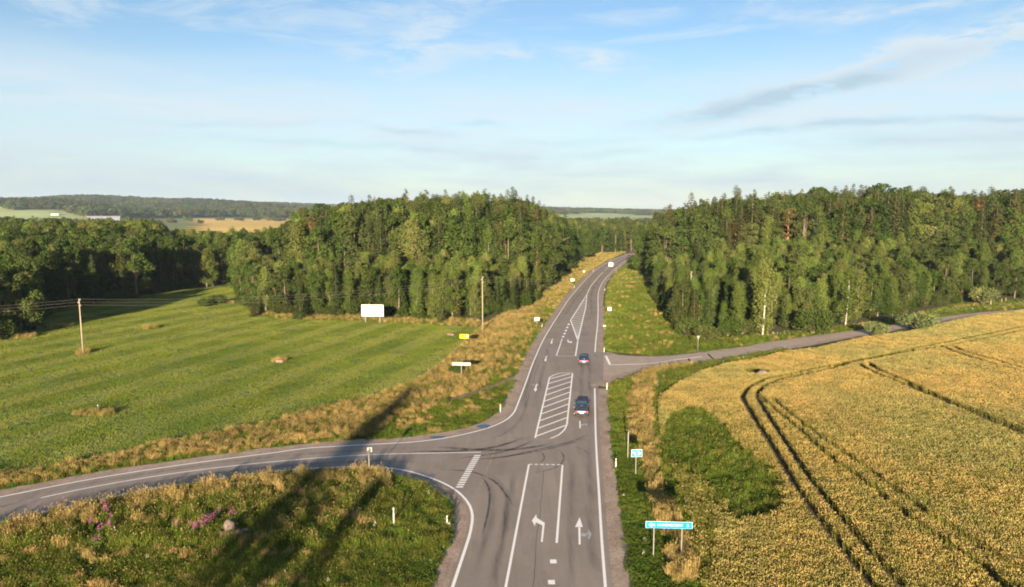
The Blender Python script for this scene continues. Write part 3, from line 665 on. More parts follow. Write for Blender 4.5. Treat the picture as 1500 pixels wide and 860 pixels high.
def rnd_pts(poly, spacing, jit=0.5, rot=0.0, sy=None):
    poly = np.asarray(poly, float); sy = sy or spacing
    c, s_ = math.cos(rot), math.sin(rot); q = poly @ np.array([[c, -s_], [s_, c]])
    lo, hi = q.min(0), q.max(0); xs = np.arange(lo[0], hi[0], spacing); ys = np.arange(lo[1], hi[1], sy)
    X, Y = np.meshgrid(xs, ys); X = X.ravel() + rng.uniform(-jit, jit, X.size) * spacing; Y = Y.ravel() + rng.uniform(-.5, .5, Y.size) * sy
    x = X * c - Y * -s_ * -1 if False else X * c + Y * s_; y = -X * s_ + Y * c
    x, y = (X * c - Y * (-s_)), (X * (-s_) + Y * c)
    k = inpoly(x, y, poly); return x[k], y[k]
def noise2(x, y, s_, seed=0):
    g = np.random.default_rng(seed); out = 0
    for k in range(5):
        a = g.random() * 6.283; f = (1 + k * .6) / s_; out = out + np.sin((x * math.cos(a) + y * math.sin(a)) * f * 6.283 + g.random() * 6.283)
    return out / 5
def inview(x, y, margin=0.1): return (y > 30) & (np.abs(x) < (0.75 + margin) * y + 6)
def scatter(name, x, y, h, sources, label, smin=.8, smax=1.2, idx=None, tilt=0.08, rz=None, hs=None):
    n = len(x); z = H(x, y) if h is None else np.full(n, h)
    rot = np.stack([rng.normal(0, tilt, n), rng.normal(0, tilt, n), rng.random(n) * 6.283 if rz is None else rz], 1)
    s_ = rng.uniform(smin, smax, n); sc3 = np.stack([s_, s_, s_ * (1 if hs is None else hs)], 1)
    idx = rng.integers(0, len(sources), n) if idx is None else idx
    return gn_scatter(name, np.stack([x, y, z], 1), rot, sc3, idx, sources, label)

# wheat
wheat_src = [source('wheat_clump', blades(30, 0, 0.74, 0.024, 0.12, [M['wheat_leaf'], M['wheat']], 10 + i, 0.95, 0.055, square=(0.32, 0.38))) for i in range(6)]
wheat_src += [source('green_clump', blades(26, 0, 0.80, 0.03, 0.2, [M['wheat_leaf'], M['wheat_leaf']], 20 + i, 0.8, 0.06, square=(0.30, 0.36))) for i in range(2)]
x, y = rnd_pts(WFpoly, 0.30, 0.12, -0.08, 0.34)
gp = seg_dist(x, y, np.array(GPATCH)) * np.where(inpoly(x, y, GPATCH), -1, 1)
k = inview(x, y) & (rng.random(len(x)) < sstep(gp + 1.0 * noise2(x, y, 3.3, 6), -1.6, 1.6)) & ~inpoly(x + .8 * noise2(x, y, 2.6, 1), y + 1.2 * noise2(x, y, 3.1, 2), GPATCH)
TRAM = [[(1520, 475), (1430, 493.7), (1360, 507.7), (1290, 521.7), (1220, 536.3), (1160, 548.8), (1124, 556), (1100, 567), (1089, 577.6), (1088, 584.8), (1097.6, 601.6), (1112, 625.6), (1133.6, 659), (1156.5, 698), (1193, 753.5), (1230, 799.5), (1273, 854.7), (1330, 930)],
        [(1520, 480), (1430, 499.5), (1336.7, 515.8), (1243, 533), (1220, 541), (1148, 556), (1119, 566.5), (1108.4, 578), (1112, 589.6), (1124, 608.8), (1157.6, 659), (1187, 704), (1224, 750), (1267, 801), (1316, 854.7), (1380, 930)],
        [(1110, 580), (1135, 600), (1181, 640), (1224, 677), (1279, 716.7), (1325, 753.5), (1377, 790), (1438.7, 830), (1480, 868)],
        [(1131, 585), (1160, 609), (1199.5, 640), (1248.6, 673.7), (1300.7, 710.5), (1350, 747), (1408, 784), (1500, 842), (1540, 868)],
        [(1258.5, 534.5), (1271, 542.7), (1313, 560), (1383, 589), (1441.7, 613.8), (1500, 638), (1560, 662)],
        [(1273.7, 533), (1280.7, 540), (1325, 559), (1395, 590.5), (1500, 631), (1560, 653)],
        [(1383, 510), (1399.7, 517), (1441.7, 531), (1500, 546), (1540, 555)], [(1397, 509), (1409, 515), (1453, 527.5), (1500, 541.5), (1540, 551)]]
WID = [.54, .50, .48, .50, .62, .60, .62, .60]
ZW = 0.5   # the lines are seen at the height of the crop
for tl_, wd_ in zip(TRAM, WID):
    ln = np.array(smooth_line([P(a, b, ZW) for a, b in tl_], 4)); d = seg_dist(x, y, ln); k &= d > wd_
bx, by = P(1116, 551); k &= ((x - bx + .5) / 2.1) ** 2 + ((y - by - 1.0) / 2.2) ** 2 > 1
k &= ~((noise2(x, y, 9, 4) > .72) & (rng.random(len(x)) < .5))
near_edge = (y < 78) & (x < 15 + .32 * (y - 48)) & (seg_dist(x, y, np.array(WF)) < 9); k &= ~(near_edge & (np.mod(x + .08 * y, .72) > .42)) & ~(near_edge & (noise2(x, y, 4, 8) > .45))
x, y = x[k], y[k]
hs = 1 + 0.06 * noise2(x, y, 7, 3) + rng.normal(0, .035, len(x))
near_edge = near_edge[k]; olive = np.clip((95 - y) / 60, 0, .22) + np.where(near_edge, .5, 0)
widx = np.where(rng.random(len(x)) < olive, rng.integers(6, 8, len(x)), rng.integers(0, 6, len(x)))
scatter('wheat', x, y, 0.0, wheat_src, 'ripe golden crop filling the field right of the main road', .93, 1.1, idx=widx, tilt=.05, rz=rng.choice([0, math.pi], len(x)) + rng.normal(0, .25, len(x)), hs=hs)
print('wheat', len(x))

# mown grass patches on the left field
mown_src = [source('mown_patch', blades(420, 0, 0.13, 0.045, 0.6, [M['mown']], 30 + i, square=(3.2, 3.2))) for i in range(4)]
x, y = rnd_pts(GFpoly, 2.6, 0.25); k = inview(x, y, 0.05); x, y = x[k], y[k]
scatter('mown_grass', x, y, 0.0, mown_src, 'short mown grass covering the green field left of the road', .95, 1.3, tilt=0, hs=1 + .5 * np.clip(noise2(x, y, 23, 5), -1, 1))
print('mown', len(x))

# verge and meadow tufts
green_src = [source('green_tuft', blades(44, 0.38, 0.38, 0.035, 0.45, [M['green_grass']], 50 + i)) for i in range(4)]
tall_src = [source('tall_tuft', blades(46, 0.36, 0.72, 0.03, 0.30, [M['green_grass'], M['dry']], 60 + i, 0.13, 0.05)) for i in range(4)]
dry_src = [source('dry_tuft', blades(54, 0.34, 0.85, 0.028, 0.22, [M['dry'], M['dry']], 70 + i, 0.4, 0.05)) for i in range(4)]
weed_src = [source('weed_clump', leafy(190, 0.45, 0.40, 0.095, [M['weed']], 80 + i)) for i in range(3)]
flower_src = [source('umbel', leafy(26, 0.10, 0.85, 0.07, [M['white_flower']], 90 + i, 0.05)) for i in range(2)]
DRYL = PP([(0, 718), (132, 694), (264, 673), (398, 656), (448, 650), (537, 642), (560, 625), (615, 605), (660, 588), (720, 560), (745, 545), (760, 525), (785, 485), (800, 460), (800, 440), (770, 452), (740, 460), (705, 480), (678, 507), (643, 538), (607, 560), (537, 585), (448, 603), (398, 620), (309, 636), (221, 653), (132, 675), (0, 697)])
DRYL = [(-130, 76.5)] + [(-130, 72.5)] + DRYL
GRL = PP([(398, 658), (448, 651), (537, 645), (607, 641), (645, 635), (690, 624), (725, 608), (745, 590), (755, 560), (775, 520), (800, 478), (830, 432), (855, 405), (885, 384), (916, 370), (916, 366), (879, 372), (853, 384), (818, 407), (797, 425), (772, 450), (800, 460), (785, 485), (760, 525), (745, 545), (720, 560), (660, 588), (615, 605), (560, 625), (537, 640), (448, 648)])
RV = PP([(893, 578), (884, 574), (885, 590), (893, 640), (903, 730), (912, 800), (920, 862)]) + [(10.5, 30), (15, 30)] + PP([(1030, 862), (1015, 790), (1003, 745), (985, 692), (972, 680), (966, 625), (965.6, 589.6), (994, 565.6), (1028, 549), (1064, 538), (1100, 532), (1160, 518), (1150, 510), (1052, 529), (980, 539), (932, 548), (899, 559)])
RC = PP([(886, 512), (886, 480), (887, 440), (890, 420), (900, 402), (914, 390), (930, 380), (937, 384), (955, 412), (962, 440), (975, 462), (1000, 493), (1060, 495), (1150, 487), (1300, 469), (1400, 446), (1500, 440), (1500, 452), (1430, 458), (1360, 467), (1322, 473), (1266, 482), (1150, 498), (1100, 506), (1032, 515.5), (965, 521), (908, 521)])
EDGE = PP([(372, 461), (400, 466), (480, 470), (560, 472), (640, 476), (700, 480), (705, 470), (640, 465), (560, 462), (480, 459), (400, 458)])
TRACKL = np.array(PP([(600, 603), (640, 590), (690, 577), (722, 566), (748, 556), (765, 548)]))
def shoulder_clear(x, y, d=1.9):
    ok = ~inpoly(x, y, ROADPOLY)
    for ln, q in ((low_s, -.35), (upp_s, .1), (rfar_s, -.3), (rnear_s, .15)): ok &= seg_dist(x, y, np.array(ln)[::2]) > d + q
    for ln in (stop_s, sbot_s): ok &= seg_dist(x, y, np.array(ln)[::3]) > 0.9
    ok &= seg_dist(x, y, TRACKL) > 0.7
    return ok
AX, AY, AI, AH = [], [], [], []
SRC = green_src + tall_src + dry_src + weed_src + flower_src     # 0-3, 4-7, 8-11, 12-14, 15-16
def pick(lo, hi, n): return rng.integers(lo, hi, n)
def zone(poly, spacing, fn, hmul=1.0, grow=False, clear=1.9):
    x, y = rnd_pts(poly, spacing, .5); k = inview(x, y) & shoulder_clear(x, y, clear + rng.normal(0, .15, len(x)))
    x, y = x[k], y[k]; i, h = fn(x, y); AX.append(x); AY.append(y); AI.append(i); AH.append(h * hmul)
def f_meadow(x, y):
    n = len(x); i = pick(4, 8, n); h = np.full(n, 1.0); a = noise2(x, y, 8, 11); b = noise2(x, y, 5, 12); r_ = rng.random(n)
    edge = seg_dist(x, y, np.array(low_s)[::2])
    i = np.where(a > .25, pick(12, 15, n), i); h = np.where(a > .25, 1.25, h)
    i = np.where((b > .3) & (r_ < .25), pick(8, 12, n), i); i = np.where((edge < 5) & (r_ < .36) & (x < -12), pick(8, 12, n), i)
    i = np.where((a < -.4) & (r_ < .6), pick(0, 4, n), i)
    i = np.where((x > -12) & (r_ < .5), pick(12, 15, n), i); h = np.where(x > -12, h * .8, h)
    i = np.where(r_ > .997, pick(15, 17, n), i)
    h = np.where(y < 52, h * .5, h); return i, h * (1 + .25 * noise2(x, y, 3, 9)) * rng.uniform(.8, 1.2, n)
zone(MEADOW, 0.30, f_meadow)
def f_dry(x, y):
    n = len(x); a = noise2(x, y, 9, 21); r_ = rng.random(n); e = seg_dist(x, y, np.array(upp_s)[::3])
    i = np.where((a > .3) & (r_ < .6), pick(4, 8, n), pick(8, 12, n)); i = np.where((a > .55) & (r_ < .7), pick(0, 4, n), i)
    i = np.where(e < 2.9, np.where(r_ < .8, pick(0, 4, n), i), i); i = np.where((e < 6.5 + 2 * a) & (y > 84) & (x > -14), np.where(r_ < .8, pick(0, 4, n), i), i)
    i = np.where(rng.random(n) < .36, pick(4, 8, n), i)
    return i, (1 + .3 * a) * rng.uniform(.5, 1.15, n) * np.where(x < -16, .68, .9)
zone(DRYL, 0.38, f_dry)
def f_grl(x, y):
    n = len(x); a = noise2(x, y, 12, 22); r_ = rng.random(n)
    i = pick(0, 4, n); i = np.where((a > .2) & (r_ < .4), pick(8, 12, n), i); i = np.where((a < -.3) & (r_ < .5), pick(12, 15, n), i)
    i = np.where(y > 190, np.where(r_ < .25, pick(8, 12, n), i), i)
    return i, np.where(i >= 8, .5, .75) * rng.uniform(.7, 1.2, n)
zone(GRL, 0.50, f_grl)
STRIP = np.array(PP([(1000, 535), (950, 548), (940, 570), (938, 600), (942, 640), (950, 670), (957, 700), (962, 740), (975, 745), (990, 790), (1000, 850)]))
def f_rv(x, y):
    n = len(x); d = seg_dist(x, y, STRIP); r_ = rng.random(n); a = noise2(x, y, 6, 31)
    i = np.where(r_ < .5, pick(0, 4, n), pick(12, 15, n)); h = np.full(n, .75)
    dry = (d < np.where(y < 75, .75, 1.25) + .8 * a) & ~((a < -.35) & (r_ < .8)); dry &= ~(noise2(x, y, 3.2, 33) > .32); i = np.where(dry & (rng.random(n) < .72), pick(8, 12, n), np.where(dry, pick(4, 8, n), i)); h = np.where(dry, rng.uniform(.6, 1.25, n), h)
    mid = ~dry & (x > 13) & (r_ < .35); i = np.where(mid, pick(4, 8, n), i)
    far = (y > 105) & ~dry; i = np.where(far & (r_ < .4), pick(4, 8, n), i)
    i = np.where(r_ > .994, pick(15, 17, n), i); return i, h * rng.uniform(.75, 1.2, n)
zone(RV, 0.34, f_rv)
def f_rc(x, y):
    n = len(x); a = noise2(x, y, 22, 41); b = noise2(x, y, 9, 42); r_ = rng.random(n)
    i = pick(0, 4, n); i = np.where((a > .1) & (r_ < .2), pick(8, 12, n), i); i = np.where(rng.random(n) < .3, pick(4, 8, n), i); i = np.where((b > .35) & (r_ < .6), pick(4, 8, n), i)
    i = np.where((a < -.35) & (r_ < .6), pick(12, 15, n), i); dd = seg_dist(x, y, np.array(stop_s)[::3])
    wf = (dd < 9) & (dd > 4) & (x > 55) & (r_ > .8); i = np.where(wf, pick(15, 17, n), i)
    return i, np.where(i >= 8, .6, .7) * rng.uniform(.7, 1.25, n)
zone(RC, 0.62, f_rc)
zone(EDGE, 0.6, lambda x, y: (np.where(rng.random(len(x)) < .42, pick(8, 12, len(x)), pick(4, 8, len(x))), rng.uniform(.4, .9, len(x))))
zone([(a + (a - 22.) * .12, b + (b - 66.) * .06) for a, b in GPATCH], 0.36, lambda x, y: (np.where(rng.random(len(x)) < .45 + .3 * noise2(x, y, 4, 15), pick(12, 15, len(x)), np.where(rng.random(len(x)) < .6, pick(0, 4, len(x)), pick(4, 8, len(x)))), rng.uniform(.5, 1.1, len(x)) * (1 + .3 * noise2(x, y, 5, 14))))
NE = [P(a, b) for a, b in ((985, 692), (1040, 715), (1075, 772), (1100, 800), (1080, 868), (1030, 868), (1015, 790))]
zone(NE, .6, lambda x, y: (np.where(rng.random(len(x)) < .7, pick(12, 15, len(x)), pick(0, 4, len(x))), rng.uniform(.6, 1.1, len(x))))
def island(px, py, rx, ry, sp=.3, dry=True):
    c_ = P(px, py); zone([(c_[0] + rx * math.cos(t), c_[1] + ry * math.sin(t)) for t in np.linspace(0, 6.2, 14)], sp, lambda x, y: (np.where(rng.random(len(x)) < .7, pick(8, 12, len(x)), pick(4, 8, len(x))), rng.uniform(.5, 1.3, len(x)) * .8))
island(221, 481, 1.9, 1.7, .42); island(140, 607, 2.8, 1.1, .5); island(122, 518, 1.1, 1.2); island(409, 530, 1.2, .9, .35); island(335, 444, 1.6, 1.6)
island(75, 478, 5, 3, .5); island(20, 493, 5, 2.5, .5)
bxx, byy = P(1116, 551); zone([(bxx - .5 + 2 * math.cos(t), byy + 1.0 + 2 * math.sin(t)) for t in np.linspace(0, 6.2, 14)], .35, lambda x, y: (pick(12, 15, len(x)), rng.uniform(.5, .8, len(x))), clear=0)
x, y, i, h = map(np.concatenate, (AX, AY, AI, AH))
scatter_specs = (('grass', (i < 4), 'green verge grass along the roads'), ('meadow_grass', (i >= 4) & (i < 8), 'tall mixed meadow grass beside the roads'),
                 ('dry_grass', (i >= 8) & (i < 12), 'tall straw coloured dry grass on the banks'), ('weeds', (i >= 12) & (i < 15), 'low leafy dark green weeds among the grass'),
                 ('wildflowers', (i >= 15), 'tiny white wildflowers dotted through the verges'))
for nm, k, lb in scatter_specs:
    lo = i[k].min(); n = k.sum(); ss = SRC[lo:i[k].max() + 1]
    scatter(nm, x[k], y[k], None, ss, lb, .85, 1.2, idx=i[k] - lo, hs=h[k]); print(nm, n)

# ------------------------------------------------------------------ trees
def tube_arrays(path, radii, n=7):
    path = np.asarray(path, float); k = len(path); t = np.gradient(path, axis=0); t /= np.linalg.norm(t, axis=1)[:, None] + 1e-9
    a = np.cross(t, [0.3, 0.9, 0.1]); a /= np.linalg.norm(a, axis=1)[:, None] + 1e-9; b = np.cross(t, a)
    th = np.linspace(0, 2 * math.pi, n, endpoint=False)
    v = path[:, None] + (a[:, None] * np.cos(th)[None, :, None] + b[:, None] * np.sin(th)[None, :, None]) * np.asarray(radii)[:, None, None]
    i, j = np.meshgrid(np.arange(k - 1), np.arange(n), indexing='ij'); j2 = (j + 1) % n
    f = np.stack([i * n + j, i * n + j2, (i + 1) * n + j2, (i + 1) * n + j], -1).reshape(-1, 4); return v.reshape(-1, 3), f
def merge(parts):
    vs, fs, o = [], [], 0
    for v, f in parts: vs.append(v); fs.append(f + o); o += len(v)
    return np.concatenate(vs), np.concatenate(fs)
def birch(seed, Ht=15.0, Rd=2.3, nb=95, leaf=0.34):
    g = np.random.default_rng(seed); cr = []; parts = []
    bend = g.normal(0, .35, 2); tz = np.linspace(0, Ht * .97, 9); tp = np.stack([bend[0] * np.sin(tz / Ht * 3), bend[1] * np.sin(tz / Ht * 2.2), tz], 1)
    parts.append(tube_arrays(tp, np.linspace(.17, .03, 9)))
    for b in range(nb):
        t = .05 + .93 * g.random() ** .9; z = t * Ht; a = g.random() * 6.283
        prof = np.interp(t, [0.03, .2, .45, .72, .92, 1.0], [.6, .98, 1.0, .72, .38, .12]); L = Rd * prof * g.uniform(.55, 1.15)
        o_ = np.array([np.interp(z, tz, tp[:, 0]), np.interp(z, tz, tp[:, 1]), z]); up = g.uniform(.35, .9) * L
        tip = o_ + np.array([math.cos(a) * L, math.sin(a) * L, up])
        if b % 6 == 0: parts.append(tube_arrays(np.stack([o_, (o_ + tip) / 2 + [0, 0, .1 * L], tip]), [.05, .03, .01], 5))
        m_ = 4
        for q in np.linspace(.35, 1, m_):
            c_ = o_ + (tip - o_) * q; n = 13; pts = c_ + g.normal(0, [.30, .30, .42], (n, 3)); pts[:, 2] -= np.abs(g.normal(0, .35, n)) * q; cr.append(pts)
    c_ = np.concatenate(cr); axis_ = c_.copy(); axis_[:, 2] = 0; nn = np.stack([c_[:, 0], c_[:, 1], np.full(len(c_), .6)], 1); nn /= np.linalg.norm(nn, axis=1)[:, None]
    return merge(parts), quad_cloud(c_, leaf, g, nn, .75, 1.1), 'birch_bark', 'birch_leaf', Ht
def broad(seed, Ht=13.0, Rd=3.3, lobes=30, leaf=0.38):
    g = np.random.default_rng(seed); cr, nn = [], []; parts = [tube_arrays([[0, 0, 0], [.1, .1, Ht * .3], [0, .1, Ht * .75]], [.25, .18, .06])]
    for k in range(lobes):
        t = g.random() ** .8; z = Ht * (.09 + .85 * t); a = g.random() * 6.283; pr = math.sqrt(max(0.02, 1 - ((t - .42) / .62) ** 2)); r_ = Rd * pr * g.uniform(.35, .85)
        c_ = np.array([math.cos(a) * r_, math.sin(a) * r_, z]); rr = g.uniform(.8, 1.5) * (1 - .3 * t) * Rd / 3
        n = int(165 * rr * rr); d = g.normal(size=(n, 3)); d /= np.linalg.norm(d, axis=1)[:, None]; d[:, 2] = np.where(d[:, 2] < -.4, -d[:, 2], d[:, 2])
        p = c_ + d * rr * g.uniform(.65, 1.08, n)[:, None] * [1, 1, 1.1]; cr.append(p); nn.append(d)
        if k % 4 == 0: parts.append(tube_arrays(np.stack([[0, .1, Ht * .28], c_ * .55 + [0, 0, .1], c_]), [.09, .05, .02], 5))
    return merge(parts), quad_cloud(np.concatenate(cr), leaf, g, np.concatenate(nn), .75, 1.25), 'bark', 'broad_leaf', Ht
def spruce(seed, Ht=16.0, Rd=2.6, leaf=0.42):
    g = np.random.default_rng(seed); cr, nn = [], []; parts = [tube_arrays([[0, 0, 0], [0, 0, Ht * .5], [0, 0, Ht * .985]], [.2, .12, .02])]
    z = Ht * .05
    while z < Ht * .985:
        t = z / Ht; r_ = Rd * (1 - t) ** .70 * g.uniform(.82, 1.12) + .12; nbr = max(5, int(6 + 5 * (1 - t)))
        for b in range(nbr):
            a = g.random() * 6.283; L = r_ * g.uniform(.75, 1.15); n = max(3, int(L * 5.5)); q = np.linspace(.2, 1, n)
            dr = -.38 * L * q ** 1.5 + .12 * L * np.clip(q - .8, 0, 1) * 4
            p = np.stack([np.cos(a) * L * q, np.sin(a) * L * q, z + dr], 1) + g.normal(0, .10, (n, 3)); cr.append(p); nn.append(np.tile([math.cos(a) * .5, math.sin(a) * .5, 1.0], (n, 1)))
            side = np.array([-math.sin(a), math.cos(a), 0]); w_ = (.28 * L * (1 - q) + .12)
            for s_ in (-1, 1): cr.append(p + side * (w_ * s_)[:, None] + [0, 0, -.06]); nn.append(nn[-1])
        z += .42 + .25 * (1 - t)
    cr.append(np.array([[0, 0, Ht * .99], [0, 0, Ht * .97]])); nn.append(np.array([[1, 0, 0], [0, 1, 0.]]))
    cc = np.concatenate(cr); sz_ = leaf * np.clip(1.15 * (1 - cc[:, 2] / Ht) ** .5 + .3, .4, 1.0)
    return merge(parts), quad_cloud(cc, sz_, g, np.concatenate(nn), .5, 1.2), 'bark', 'spruce_leaf', Ht
def pine(seed, Ht=18.0):
    g = np.random.default_rng(seed); cr, nn = [], []; parts = [tube_arrays([[0, 0, 0], [.1, 0, Ht * .5], [.2, .1, Ht * .93]], [.24, .17, .06])]
    for k in range(20):
        t = g.random(); z = Ht * (.52 + .44 * t); a = g.random() * 6.283; r_ = 2.3 * math.sqrt(1 - .7 * t) * g.uniform(.3, 1)
        c_ = np.array([math.cos(a) * r_ + .2, math.sin(a) * r_, z]); rr = g.uniform(.6, 1.0); n = 130; d = g.normal(size=(n, 3)); d /= np.linalg.norm(d, axis=1)[:, None]
        cr.append(c_ + d * rr * [1.2, 1.2, .7] * g.uniform(.4, 1.05, n)[:, None]); nn.append(d)
        parts.append(tube_arrays(np.stack([[.15, 0, z - .8], c_]), [.06, .02], 5))
    return merge(parts), quad_cloud(np.concatenate(cr), .33, g, np.concatenate(nn), .6, .7), 'pine_bark', 'pine_leaf', Ht
def bush(seed, Ht=2.6, Rd=2.0, leafm='broad_leaf', lobes=12, leaf=.26):
    g = np.random.default_rng(seed); cr, nn = [], []; parts = []
    for k in range(lobes):
        a = g.random() * 6.283; r_ = Rd * .62 * math.sqrt(g.random()); z = Ht * g.uniform(.3, .7); c_ = np.array([math.cos(a) * r_, math.sin(a) * r_, z]); rr = g.uniform(.55, .85) * Ht * .42
        n = 190; d = g.normal(size=(n, 3)); d /= np.linalg.norm(d, axis=1)[:, None]; p = c_ + d * rr * g.uniform(.5, 1.15, n)[:, None]; p[:, 2] = np.abs(p[:, 2]); cr.append(p); nn.append(d)
        parts.append(tube_arrays(np.stack([[0, 0, 0], c_ * .6, c_]), [.05, .03, .01], 5))
    return merge(parts), quad_cloud(np.concatenate(cr), leaf, g, np.concatenate(nn), .6, .5), 'bark', leafm, Ht
KINDS = {}
def reg(kind, specs):
    L = []
    for (tv, tf), (cv, cf_, ct), bark, leafm, Ht in specs:
        tme = npmesh('trunk', tv, tf, [M[bark]], smooth=True); cme = npmesh('crown', cv, cf_, [M[leafm]], None, ct)
        both = npmesh('tree', np.concatenate([tv, cv]), np.concatenate([tf, cf_ + len(tv)]), [M[bark], M[leafm]], np.concatenate([np.zeros(len(tf)), np.ones(len(cf_))]), np.concatenate([np.zeros(len(tf)), ct]))
        L.append((tme, cme, source(kind, both), Ht, cv[:, :2].std() * 2))
    KINDS[kind] = L
reg('birch_tree', [birch(100 + i, 15, [2.1, 2.5, 1.8, 2.9, 2.3, 2.6, 3.2][i], [95, 95, 80, 110, 85, 100, 120][i]) for i in range(7)])
reg('broadleaf_tree', [broad(200 + i, 13, [3.3, 2.6, 3.8, 3.0, 2.3, 4.1][i], [30, 24, 36, 22, 26, 30][i]) for i in range(6)])
reg('spruce_tree', [spruce(300 + i, 16, [2.6, 2.1, 3.1, 2.4, 2.8][i]) for i in range(5)])
reg('pine_tree', [pine(400 + i) for i in range(2)])
reg('bush', [bush(500), bush(501, 2.2, 1.6), bush(502, 2.4, 2.4, 'willow_leaf')])
print('leaves', [len(KINDS[k][0][1].polygons) for k in KINDS])
def plant_tree(kind, var, x, y, ht, wmul, label, cat, group=None, z=None, name=None):
    tme, cme, _, Ht, _ = KINDS[kind][var % len(KINDS[kind])]
    s_ = ht / Ht; e = empty(name or kind, (x, y, float(H(x, y)) if z is None else z), random.random() * 6.283); e.scale = (s_ * wmul, s_ * wmul, s_)
    e.rotation_euler[0] = random.gauss(0, .015)
    t = bpy.data.objects.new('stem' if kind == 'bush' else 'trunk', tme); COL.objects.link(t); t.parent = e
    c = bpy.data.objects.new('foliage' if kind == 'bush' else 'crown', cme); COL.objects.link(c); c.parent = e
    if name == 'white': pass
    if 'white' in label and kind == 'birch_tree':
        t.data = tme.copy(); t.data.materials[0] = M['white_bark']
    return tag(e, label, cat, group)

F_L = [(-190, 120)] + PP([(-60, 502), (10, 498), (48, 485), (62, 458), (120, 447), (180, 440), (250, 426), (300, 419), (318, 416)]) + [(-103, 262), (-125, 330), (-230, 440), (-340, 440), (-330, 250)]
F_C = PP([(318, 416), (350, 416), (352, 432), (356, 446), (420, 463), (480, 464), (560, 466), (640, 470), (700, 468), (716, 460), (757, 457), (771, 449), (797, 424), (817, 406), (853, 383), (879, 372)]) + [(62, 430), (100, 470), (120, 600), (120, 800), (-60, 800), (-150, 500), (-118, 380), (-108, 262)]
F_R = [(95, 440), (84, 405), (70, 345)] + PP([(945, 400), (957, 418), (966, 441), (978, 464), (1003, 493), (1040, 494), (1060, 493), (1150, 484), (1200, 477), (1300, 466), (1345, 452), (1400, 444), (1500, 437)]) + [(200, 230), (430, 250), (520, 420), (420, 520), (160, 470)]
forests = {'L': F_L, 'C': F_C, 'R': F_R}
rows = []
for key, poly in forests.items():
    x, y = rnd_pts(poly, 4.3, .42)
    k = inview(x, y, .12) & (seg_dist(x, y, ROADC) > 13) & (seg_dist(x, y, SIDEC) > 7) & (np.hypot(x, y) > 60); x, y = x[k], y[k]
    # thin out what is deep inside and far away
    pxx = 750 + 1000 * x / y; k = ~((pxx < 450) & (pxx > 235) & (y > 325)); x, y = x[k], y[k]
    thin = (rng.random(len(x)) < np.where(y > 330, .55, 1.0)); x, y = x[thin], y[thin]
    pa = np.array(poly + [poly[0]]); edge = seg_dist(x, y, pa)
    for xi, yi, ei in zip(x, y, edge):
        r_ = random.random(); px = 750 + 1000 * xi / yi
        if key == 'L':
            kind = 'broadleaf_tree' if r_ < .5 else 'birch_tree' if r_ < .86 else 'spruce_tree'; ht = (random.uniform(17.5, 21.5) if px < 235 else random.uniform(14, 17.5)) if yi > 250 else random.uniform(14, 19) if yi > 180 else random.uniform(11, 16.5)
        elif key == 'C':
            front = yi < 220 and ei < 48
            if front: kind = 'birch_tree' if r_ < .60 else 'spruce_tree' if r_ < .88 else 'broadleaf_tree'; ht = random.uniform(10, 13.5)
            else: kind = 'birch_tree' if r_ < .2 else 'broadleaf_tree' if r_ < .55 else 'spruce_tree' if r_ < .92 else 'pine_tree'; ht = random.uniform(18.5, 24)
            if px < 430: kind = 'broadleaf_tree' if r_ < .75 else 'birch_tree'; ht = random.uniform(9, 13) if yi < 235 else random.uniform(13, 18)
            if yi > 380: ht = random.uniform(16.5, 21.5)
            ht *= float(np.interp(px, [740, 790, 850, 930], [1, .90, .80, .82]))
        else:
            front = ei < 58 and yi < 250
            if front: kind = 'birch_tree' if r_ < .62 else 'broadleaf_tree' if r_ < .84 else 'spruce_tree'; ht = random.uniform(8.5, 12) if ei < 14 else random.uniform(10.5, 14)
            else: kind = 'birch_tree' if r_ < .12 else 'broadleaf_tree' if r_ < .5 else 'spruce_tree' if r_ < .92 else 'pine_tree'; ht = random.uniform(19, 25)
            if px > 1290 and front: kind = 'broadleaf_tree' if r_ < .6 else 'birch_tree'; ht = random.uniform(9, 14)
        if random.random() < .14: ht *= .75
        if random.random() < .10: ht *= 1.1
        if kind == 'spruce_tree' and yi > 225: ht *= random.uniform(1.0, 1.2)
        rows.append((math.hypot(xi, yi), key, kind, xi, yi, ht, ei, px))
rows.sort()
LIM = {'birch_tree': 230, 'broadleaf_tree': 200, 'spruce_tree': 140, 'pine_tree': 12}; used = {k: 0 for k in LIM}
CATS = {'birch_tree': 'birch', 'broadleaf_tree': 'broadleaf tree', 'spruce_tree': 'spruce', 'pine_tree': 'pine'}
ADJ = {'birch_tree': 'slender light green birch', 'broadleaf_tree': 'rounded dark green leafy tree', 'spruce_tree': 'dark conical spruce', 'pine_tree': 'tall pine with bare reddish trunk'}
WH = {'L': ('in the wood beyond the shaded end of the mown field', 'wood left of the mown field'), 'C': ('in the wood between billboard and main road bend', 'wood behind the billboard'), 'R': ('in the wood above the narrow side road', 'wood above the side road')}
rest = []
for d, key, kind, xi, yi, ht, ei, px in rows:
    vis = ei < 22 or yi > 225
    if vis and used[kind] < LIM[kind] and yi < 330:
        used[kind] += 1; ew = ('at the edge of the ' if ei < 6 else 'deeper in the ') + WH[key][1]
        plant_tree(kind, random.randrange(9), xi, yi, ht, random.uniform(.85, 1.2), ADJ[kind] + ' ' + ew, CATS[kind], CATS[kind] + (' at the edge of the ' if ei < 6 else ' deeper in the ') + WH[key][1])
    else: rest.append((kind, xi, yi, ht))
print('trees', len(rows), used, 'rest', len(rest))
srcs = []; base = {}
for kd in ('birch_tree', 'broadleaf_tree', 'spruce_tree', 'pine_tree'): base[kd] = len(srcs); srcs += [v[2] for v in KINDS[kd]]
idx = [base[kd] + random.randrange(len(KINDS[kd])) for kd, *_ in rest]
